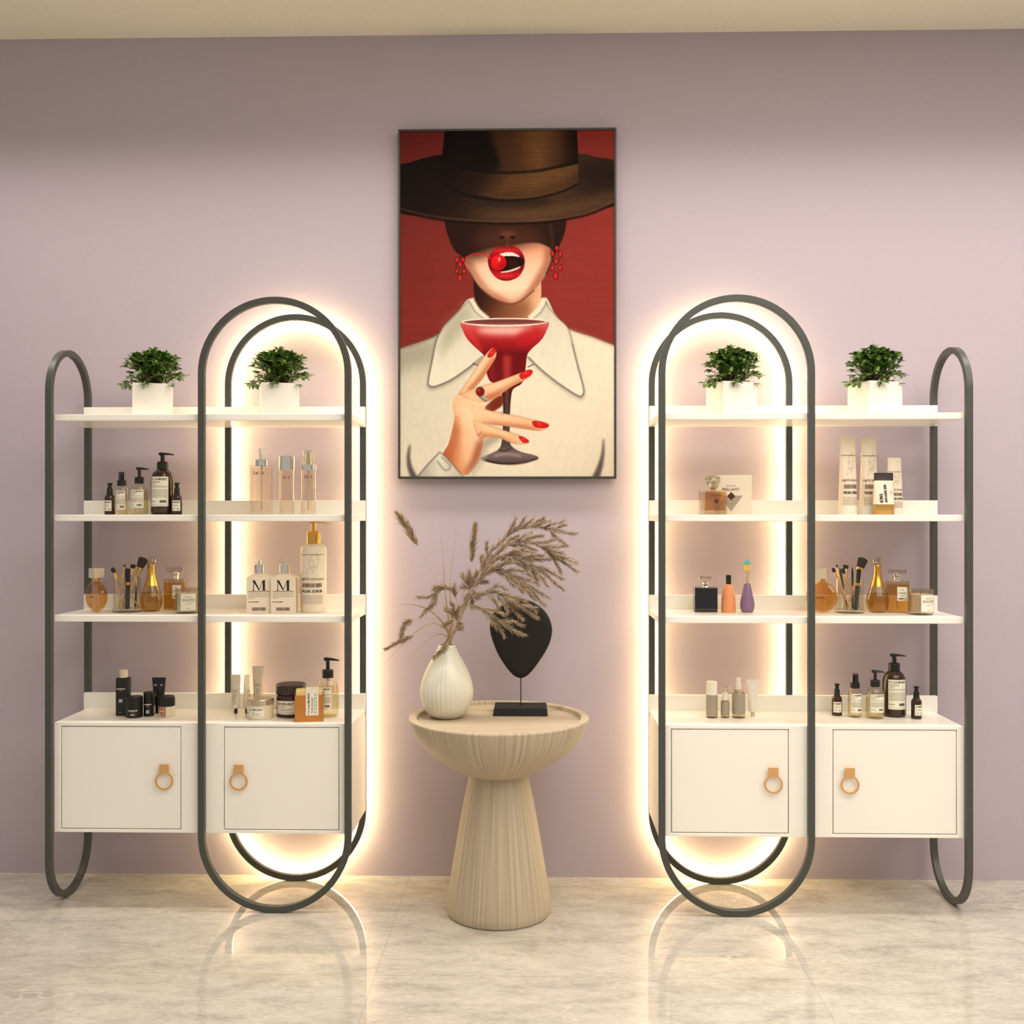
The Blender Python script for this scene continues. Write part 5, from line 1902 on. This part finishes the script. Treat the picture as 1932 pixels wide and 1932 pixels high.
h1 = hand_tube('cream hand tube standing on its black cap at the left inside the arch', spot(445, 1346, ZC), R(-8))
h2 = dup(h1, spot(465.5, 1346, ZC), R(76), 'cream hand tube turned edge on beside the silver lidded tin', GL)
h3 = dup(h1, spot(487, 1340, ZC), R(4), 'taller cream hand tube numbered 155 standing behind the silver lidded tin', GL)
h3.scale = (1.16, 1.16, 1.16)

root = thing('silver_lid_tin', 'low cream tin with a silver lid on the left cabinet', 'tin', spot(491, 1354, ZC), 0, GL)
lat([(23.6, 0), (24.4, .8), (24.4, 26), (24, 26.5)], k, 56).build('tin_body', mat('tin_cream', (222, 204, 172), .4), root)
lat([(24.9, 26.3), (25, 26.8), (25, 35.5), (24, 37), (.01, 37.2)], k, 56).build('silver_lid', mat('brushed_silver', (206, 192, 168), .28, metal=.9), root)


def jar_label(w, h, num):
    p = Print()
    p.rect(-w / 2, w / 2, 0, h, 0)
    p.text('L:A BRUKET', -w * .30, h * .70, h * .18, w * .74, 1, 'l', bold=.00022)
    p.text(num, -w * .44, h * .36, h * .18, w * .12, 1)
    p.text('TVÅL', -w * .14, h * .50, h * .11, w * .20, 1)
    for j in range(2):
        p.dashes(-w * .14, w * (.34 - .1 * j), h * (.36 - .11 * j), h * .05, 2, j)
    p.dashes(-w * .44, w * .42, h * .10, h * .04, 2, 9)
    return p


on_cyl('tin_label', jar_label(.062, 18.5 * k, '80'), 24.4 * k, 4.5 * k, root, [PAL, INKB, INKG], off=-.22)

root = thing('amber_cream_jar', 'large dark amber jar with brown screw lid behind the soap box', 'jar', spot(549, 1350, ZC), 0, GL)
lat([(25.5, 0), (27.2, 1.5), (27.4, 4), (27.4, 38), (26.6, 41), (24.5, 43)], k, 56).build('jar_body', AMBER, root)
lat([(28.0, 43), (28.2, 44), (28.2, 59), (26.5, 60.8), (.01, 61.2)], k, 56).build('jar_lid', mat('brown_lid', (52, 38, 30), .42), root)
on_cyl('jar_label', jar_label(.074, 25 * k, '80'), 27.4 * k, 7 * k, root, [PAL, INKB, INKG], off=-.28)

KRAFT = speckle(mat('kraft_card', (186, 122, 58), .75, spec=.2), 300, .08)
root = thing('soap_box', 'kraft card sleeve holding a soap bar with a white paper band', 'soap', spot(583.5, 1359.5, ZC), R(11), GL)
w, d, h = 26 * k, 13 * k, 49 * k
mb = MB()
mb.box(-w, w, -d, -d + .0012, 0, h, .0003)
mb.box(-w, w, d - .0012, d, 0, h, .0003)
mb.box(-w, -w + .0012, -d, d, 0, h + .003, .0003)
mb.box(w - .0012, w, -d, d, 0, h + .003, .0003)
mb.box(-w, w, -d, d, 0, .0012, .0003)
mb.build('card_sleeve', KRAFT, root, smooth=False)
MB().box(-w + .003, w - .003, -d + .002, d - .002, .0014, h + 10 * k, .004, seg=4).build('soap_bar', mat('soap_bar', (222, 190, 130), .5), root)
mb = MB()
bx0, bx1 = -6 * k, 17 * k
mb.box(bx0, bx1, -d - .0008, -d - .0002, 12 * k, h + 11 * k)
mb.box(bx0, bx1, -d - .0008, d + .0008, h + 10.6 * k, h + 11 * k)
mb.box(bx0, bx1, d + .0002, d + .0008, 12 * k, h + 11 * k)
p = Print()
p.text('014', bx0 + 7 * k, 14 * k, 3.6 * k, 8 * k, 1, 'l', PI / 2)
p.text('L:A BRUKET', bx0 + 7 * k, 25 * k, 3.8 * k, 29 * k, 1, 'l', PI / 2, bold=.0002)
p.text('TVÅL/SOAP', bx0 + 13 * k, 15 * k, 3 * k, 30 * k, 1, 'l', PI / 2)
for j in range(2):
    for q in range(6):
        p.rect(bx0 + (15.5 + 3 * j) * k, bx0 + (16.7 + 3 * j) * k, (15 + 6.5 * q) * k, (15 + 6.5 * q + 4.6) * k, 2)
p.put(mb, lambda s, t, l: (s, -d - .0009 - l, t))
mb.build('paper_band', [PAL, INKB, INKG], root, smooth=False, fix=False)

KP = mpp(618, -.17) * 89 / 70.5
cp = clear_pump('clear soap bottle with black pump behind the kraft soap box on the left cabinet', spot(618.5, 1351, ZC), GL, mpp(618, -.2) * 1.24)
cp.rotation_euler = (0, 0, R(-8))

# ---- boxed perfume on the right rack ---------------------------------------------
k = mpp(1380, -.2)
GV = mat('card_white', (232, 220, 196), .55)
DK = mat('brown_print', (70, 34, 20), .5)
STR = mat('striped_print', (112, 84, 66), .6)


def emblem(k, cx, z, s, dia=1, stripe=2):
    p = Print()
    for j in range(11):
        t = z - j * 2.05 * s * k
        hw = (15.5 - 1.48 * j) * s * k
        g = max(0, (5.4 - abs(j * 2.05 - 0) * 1.0) * s * k) if j < 3 else 0
        if g:
            p.rect(cx - hw, cx - g, t - .55 * s * k, t + .3 * s * k, stripe)
            p.rect(cx + g, cx + hw, t - .55 * s * k, t + .3 * s * k, stripe)
        else:
            p.rect(cx - hw, cx + hw, t - .55 * s * k, t + .3 * s * k, stripe)
    r = 5.8 * s * k
    p.poly([(cx - r, z), (cx, z - r), (cx + r, z), (cx, z + r)], dia)
    return p


root = thing('perfume_box', 'cream card perfume box printed with a striped triangle, inside the right arch', 'box', (X_at(1384, -.165), -.165, Z2), R(-14))
MB().box(-33 * k, 33 * k, -14 * k, 14 * k, 0, 75 * k, .0006).build('box_body', GV, root)
p = emblem(k, -3.5 * k, 35 * k, 1.35)
p.text('Anne Lahn', -4 * k, 54 * k, 2.6 * k, 17 * k, 2, 'c')
p.text('BRILLANT', -4 * k, 45.5 * k, 5.4 * k, 32 * k, 1, 'c')
on_flat('front_print', p, -14 * k, 0, root, [PAPER, DK, STR])

root = thing('faceted_perfume_bottle', 'square golden perfume bottle with faceted crystal stopper in front of its box', 'perfume', (X_at(1345, -.225), -.225, Z2), R(15))
w, d = 22.5 * k, 13 * k
MB().box(-w, w, -d, d, 0, 45.5 * k, .0016).build('bottle_body', glass('heavy_glass', (238, 228, 206), .12), root)
MB().box(-w * .86, w * .86, -d * .8, d * .8, 8 * k, 42 * k, .001).build('perfume', glass('golden_perfume', (240, 208, 150), .05), root)
MB().lathe([(5.5 * k, 45 * k), (5.5 * k, 50 * k)], 20).build('gold_neck', GOLD, root)
mb = MB()
rows = [(6.5, 48), (9.5, 52), (13.2, 60), (15, 65), (13, 70), (9, 72.5), (4, 73)]
vs = []
for j, (r_, z_) in enumerate(rows):
    vs.append([Vector((r_ * k * math.cos(2 * PI * (a + .5 * (j % 2)) / 10), r_ * k * math.sin(2 * PI * (a + .5 * (j % 2)) / 10), z_ * k)) for a in range(10)])
mb.loft(vs).build('crystal_stopper', glass('crystal', (226, 222, 200), .2), root, smooth=False)
p = emblem(k, 1 * k, 25 * k, .95)
p.text('BRILLANT', 1 * k, 34 * k, 3.6 * k, 22 * k, 1, 'c')
on_flat('front_print', p, -d, 0, root, [PAPER, DK, STR])

# ---- scrub tubes on the right rack ------------------------------------------------
k = mpp(1640, -.2)
GS = 'cream scrub tubes on the right rack'


def scrub_tube(label, loc, rz, s, group):
    root = thing('scrub_tube', label, 'tube', loc, rz, group)
    H = 149 * s
    lat([(17 * s, 0), (17.3 * s, .6), (17.2 * s, 18 * s), (17 * s, 18.4 * s)], k, 40).build('cap', WHITEP, root)
    tube_mesh(k, [(17.2 * s, 16.8 * s, 18.4 * s), (17.1 * s, 16.0 * s, 30 * s), (16.2 * s, 11 * s, 75 * s), (15.2 * s, 5 * s, 115 * s), (14.5 * s, 1.5 * s, 138 * s), (14.4 * s, .8 * s, H)], 36).build('tube_body', SATIN, root)
    p = scrub_print(k * s, 1.0, .62)
    mb = MB()

    def f(s_, t, l):
        z = t / k
        dd = np.interp(z, [18.4 * s, 30 * s, 75 * s, 115 * s, 138 * s], [16.8 * s, 16 * s, 11 * s, 5 * s, 1.5 * s])
        ww = np.interp(z, [18.4 * s, 75 * s, 138 * s], [17.2 * s, 16.2 * s, 14.5 * s])
        return (s_, -float(dd) * k * math.sqrt(max(.02, 1 - (s_ / k / float(ww)) ** 2)) - .0006 - l, t)
    p.put(mb, f)
    mb.build('front_print', [PAPER, INKB, INKG, MATS['bar_ink']], root, fix=False, smooth=False)
    return root


s1 = scrub_tube('tall cream scrub tube standing leftmost on the right rack', (X_at(1599.5, -.19), -.19, Z2), R(8), 1.0, GS)
dup(s1, (X_at(1639, -.17), -.17, Z2), R(8), 'tall cream scrub tube behind the tube with the dark crimp', GS)
s3 = dup(s1, (X_at(1687.5, -.18), -.18, Z2), R(8), 'shorter cream scrub tube rightmost on the second shelf of the right rack', GS)
s3.scale = (.92, .74, .725)

root = thing('retinol_tube', 'cream tube with dark brown crimp and gold cap in front of the scrub tubes', 'tube', (X_at(1667, -.235), -.235, Z2), R(4), GS)
tube_mesh(k, [(19.4, 13, 0), (19.6, 13.2, .8), (19.6, 13.2, 19)], 40).build('gold_cap', mat('satin_gold', (208, 164, 92), .32, metal=.85), root)
tube_mesh(k, [(19.8, 13.2, 19.2), (19.6, 12, 26), (18.9, 7, 48), (18.4, 2.6, 63.5)], 40).build('tube_body', mat('tube_white', (238, 228, 206), .4), root)
tube_mesh(k, [(18.45, 2.6, 63.5), (18.3, 1.2, 68), (18.3, .8, 78)], 40).build('dark_crimp', mat('dark_crimp', (48, 28, 22), .5), root)
p = Print()
p.text('RETINOL', -5.5 * k, 22.5 * k, 6 * k, 17 * k, 1, 'l', PI / 2, bold=.0003)
p.text('ANTI-AGING SKIN', 2.5 * k, 22.5 * k, 5.4 * k, 33 * k, 1, 'l', PI / 2, bold=.0003)
for j in range(2):
    p.dashes(7 * k, 17 * k, (42 - 3.2 * j) * k, .8 * k, 2, j)
mb = MB()
p.put(mb, lambda s_, t, l: (s_, -float(np.interp(t / k, [19, 26, 48, 63.5], [13.2, 12, 7, 2.6])) * k * math.sqrt(max(.05, 1 - (s_ / k / 19.6) ** 2)) - .0006 - l, t))
mb.build('front_print', [PAPER, INKB, INKG], root, fix=False, smooth=False)

# ---- three perfumes inside the right arch --------------------------------------------
k = mpp(1370, -.2)
root = thing('black_perfume_bottle', 'square black perfume bottle with clear glass stopper inside the right arch', 'perfume', spot(1331, 1154.5, Z3))
w, d = 21.8 * k, 10 * k
MB().box(-w, w, -d, d, 0, 47.5 * k, .0018).build('bottle_body', glass('dark_glass_shell', (150, 138, 126), .12), root)
MB().box(-w * .94, w * .94, -d * .85, d * .85, 1.6 * k, 45.5 * k, .001).build('black_core', mat('black_core', (34, 28, 25), .3), root)
lat([(5, 47.5), (4.2, 50), (5.6, 52.5), (5.6, 56), (4, 58)], k, 24).build('silver_neck', CHROME, root)
lat([(4, 58), (11, 60), (13.8, 64), (13, 67.5), (8, 69), (.01, 69)], k, 32, sy=.55).build('stopper', MATS['stopper_glass'], root)

root = thing('peach_bottle', 'matt peach orange bottle with black cap between two perfumes in the right arch', 'bottle', spot(1374.5, 1155, Z3))
lat([(12.8, 0), (13.5, .8), (13.6, 6), (13.2, 22), (12, 34), (10, 43), (7.6, 50), (5.6, 53.5), (4, 54)], k, 40).build('bottle_body', mat('peach_orange', (222, 146, 96), .42), root)
lat([(5.2, 53.5), (5.2, 70), (4.6, 71), (.01, 71)], k, 28).build('cap', BLKP, root)

root = thing('purple_perfume_bottle', 'slender purple drop bottle with turquoise topped stopper in the right arch', 'perfume', spot(1410, 1155, Z3))
lat([(8.5, 0), (10.8, 1), (13.4, 8), (14, 14), (13, 22), (10.6, 34), (8, 47), (6.2, 54)], k, 40).build('bottle_body', mat('violet_glass', (132, 104, 134), .25), root)
lat([(6.2, 54), (4.6, 64), (4.2, 72), (5.2, 77), (7.6, 78.6), (4, 79)], k, 32).build('glass_neck', CLEAR, root)
lat([(5.8, 78.5), (6.4, 79.5), (6.4, 90.5), (6, 91)], k, 28).build('yellow_stopper', mat('amber_yellow', (236, 190, 104), .35), root)
lat([(6.9, 91), (6.6, 94), (5, 97.5), (2.4, 99.4), (.01, 99.8)], k, 28).build('turquoise_top', mat('turquoise', (92, 182, 178), .35), root)

# ---- grey frosted bottles on the right cabinet ------------------------------------------
k = mpp(1380, -.2)
GG = 'grey frosted bottles on the right cabinet'
FROST = mat('grey_frosted', (158, 146, 128), .42)
FW = mat('frosted_white', (226, 218, 204), .4)
root = thing('grey_lotion_bottle', 'grey bottle with a wide white cap, leftmost on the right cabinet', 'bottle', spot(1343, 1353.5, ZC), 0, GG)
lat([(10, 0), (10.9, .8), (10.9, 5.2)], k, 36).build('glass_foot', glass('clear_foot', (240, 232, 214), .1), root)
lat([(10.9, 5.2), (10.9, 43), (10.6, 43.5)], k, 36).build('bottle_body', FROST, root)
lat([(10.4, 43.5), (10.6, 44.5), (10, 47), (10, 67.5), (9.2, 68.5), (.01, 68.6)], k, 36).build('cap', FW, root)

root = thing('grey_pump_bottle', 'smallest grey bottle with white pump under a clear cap on the right cabinet', 'bottle', spot(1368, 1353.5, ZC), 0, GG)
lat([(7.4, 0), (8.2, .8), (8.2, 4.6)], k, 30).build('glass_foot', MATS['clear_foot'], root)
lat([(8.2, 4.6), (8.2, 29), (7.6, 30.5)], k, 30).build('bottle_body', FROST, root)
lat([(7.6, 30.4), (6.4, 33.5), (5.6, 34)], k, 30).build('shoulder', MATS['clear_foot'], root)
lat([(5.7, 34), (5.7, 48), (3, 48.6), (3, 52), (4.6, 56), (.01, 56.2)], k, 24).build('pump_head', FW, root)
lat([(6.6, 48), (6.6, 57.6), (6.2, 58), (.01, 58)], k, 24).build('overcap', CLEAR, root)

root = thing('grey_spray_bottle', 'largest grey bottle with a white sprayer on the right cabinet', 'bottle', spot(1393.5, 1353.5, ZC), 0, GG)
lat([(11.6, 0), (12.4, .8), (12.4, 7.4)], k, 36).build('glass_foot', MATS['clear_foot'], root)
lat([(12.4, 7.4), (12.4, 45.5), (12, 46.5)], k, 36).build('bottle_body', FROST, root)
lat([(12, 46.4), (10.5, 50.5), (6, 53)], k, 36).build('shoulder', MATS['clear_foot'], root)
lat([(5, 53), (5.2, 64.5), (3.8, 65.5), (3.8, 75), (.01, 75.2)], k, 24).build('spray_head', FW, root)

root = thing('white_squeeze_tube', 'plain white squeeze tube standing on its small cap on the right cabinet', 'tube', spot(1420, 1351.5, ZC), 0, GG)
lat([(4.6, 0), (3.6, 2), (3.4, 8)], k, 24).build('cap', mat('grey_cap', (190, 182, 166), .45), root)
tube_mesh(k, [(3.6, 3.6, 8), (7, 6.6, 9.6), (7.6, 6.8, 11), (9, 5.2, 36), (11, 2, 60), (11.8, .9, 65), (11.9, .7, 70)]).build('tube_body', FW, root)

# ----------------------------------------------------------------- display
SC.view_settings.view_transform = 'Standard'
SC.view_settings.look = 'None'
SC.view_settings.gamma = 1
SC.view_settings.use_curve_mapping = False
SC.view_settings.exposure = 0.1
SC.cycles.max_bounces = 10
SC.cycles.transparent_max_bounces = 24
SC.cycles.caustics_reflective = False
SC.cycles.caustics_refractive = False
SC.cycles.sample_clamp_indirect = 6
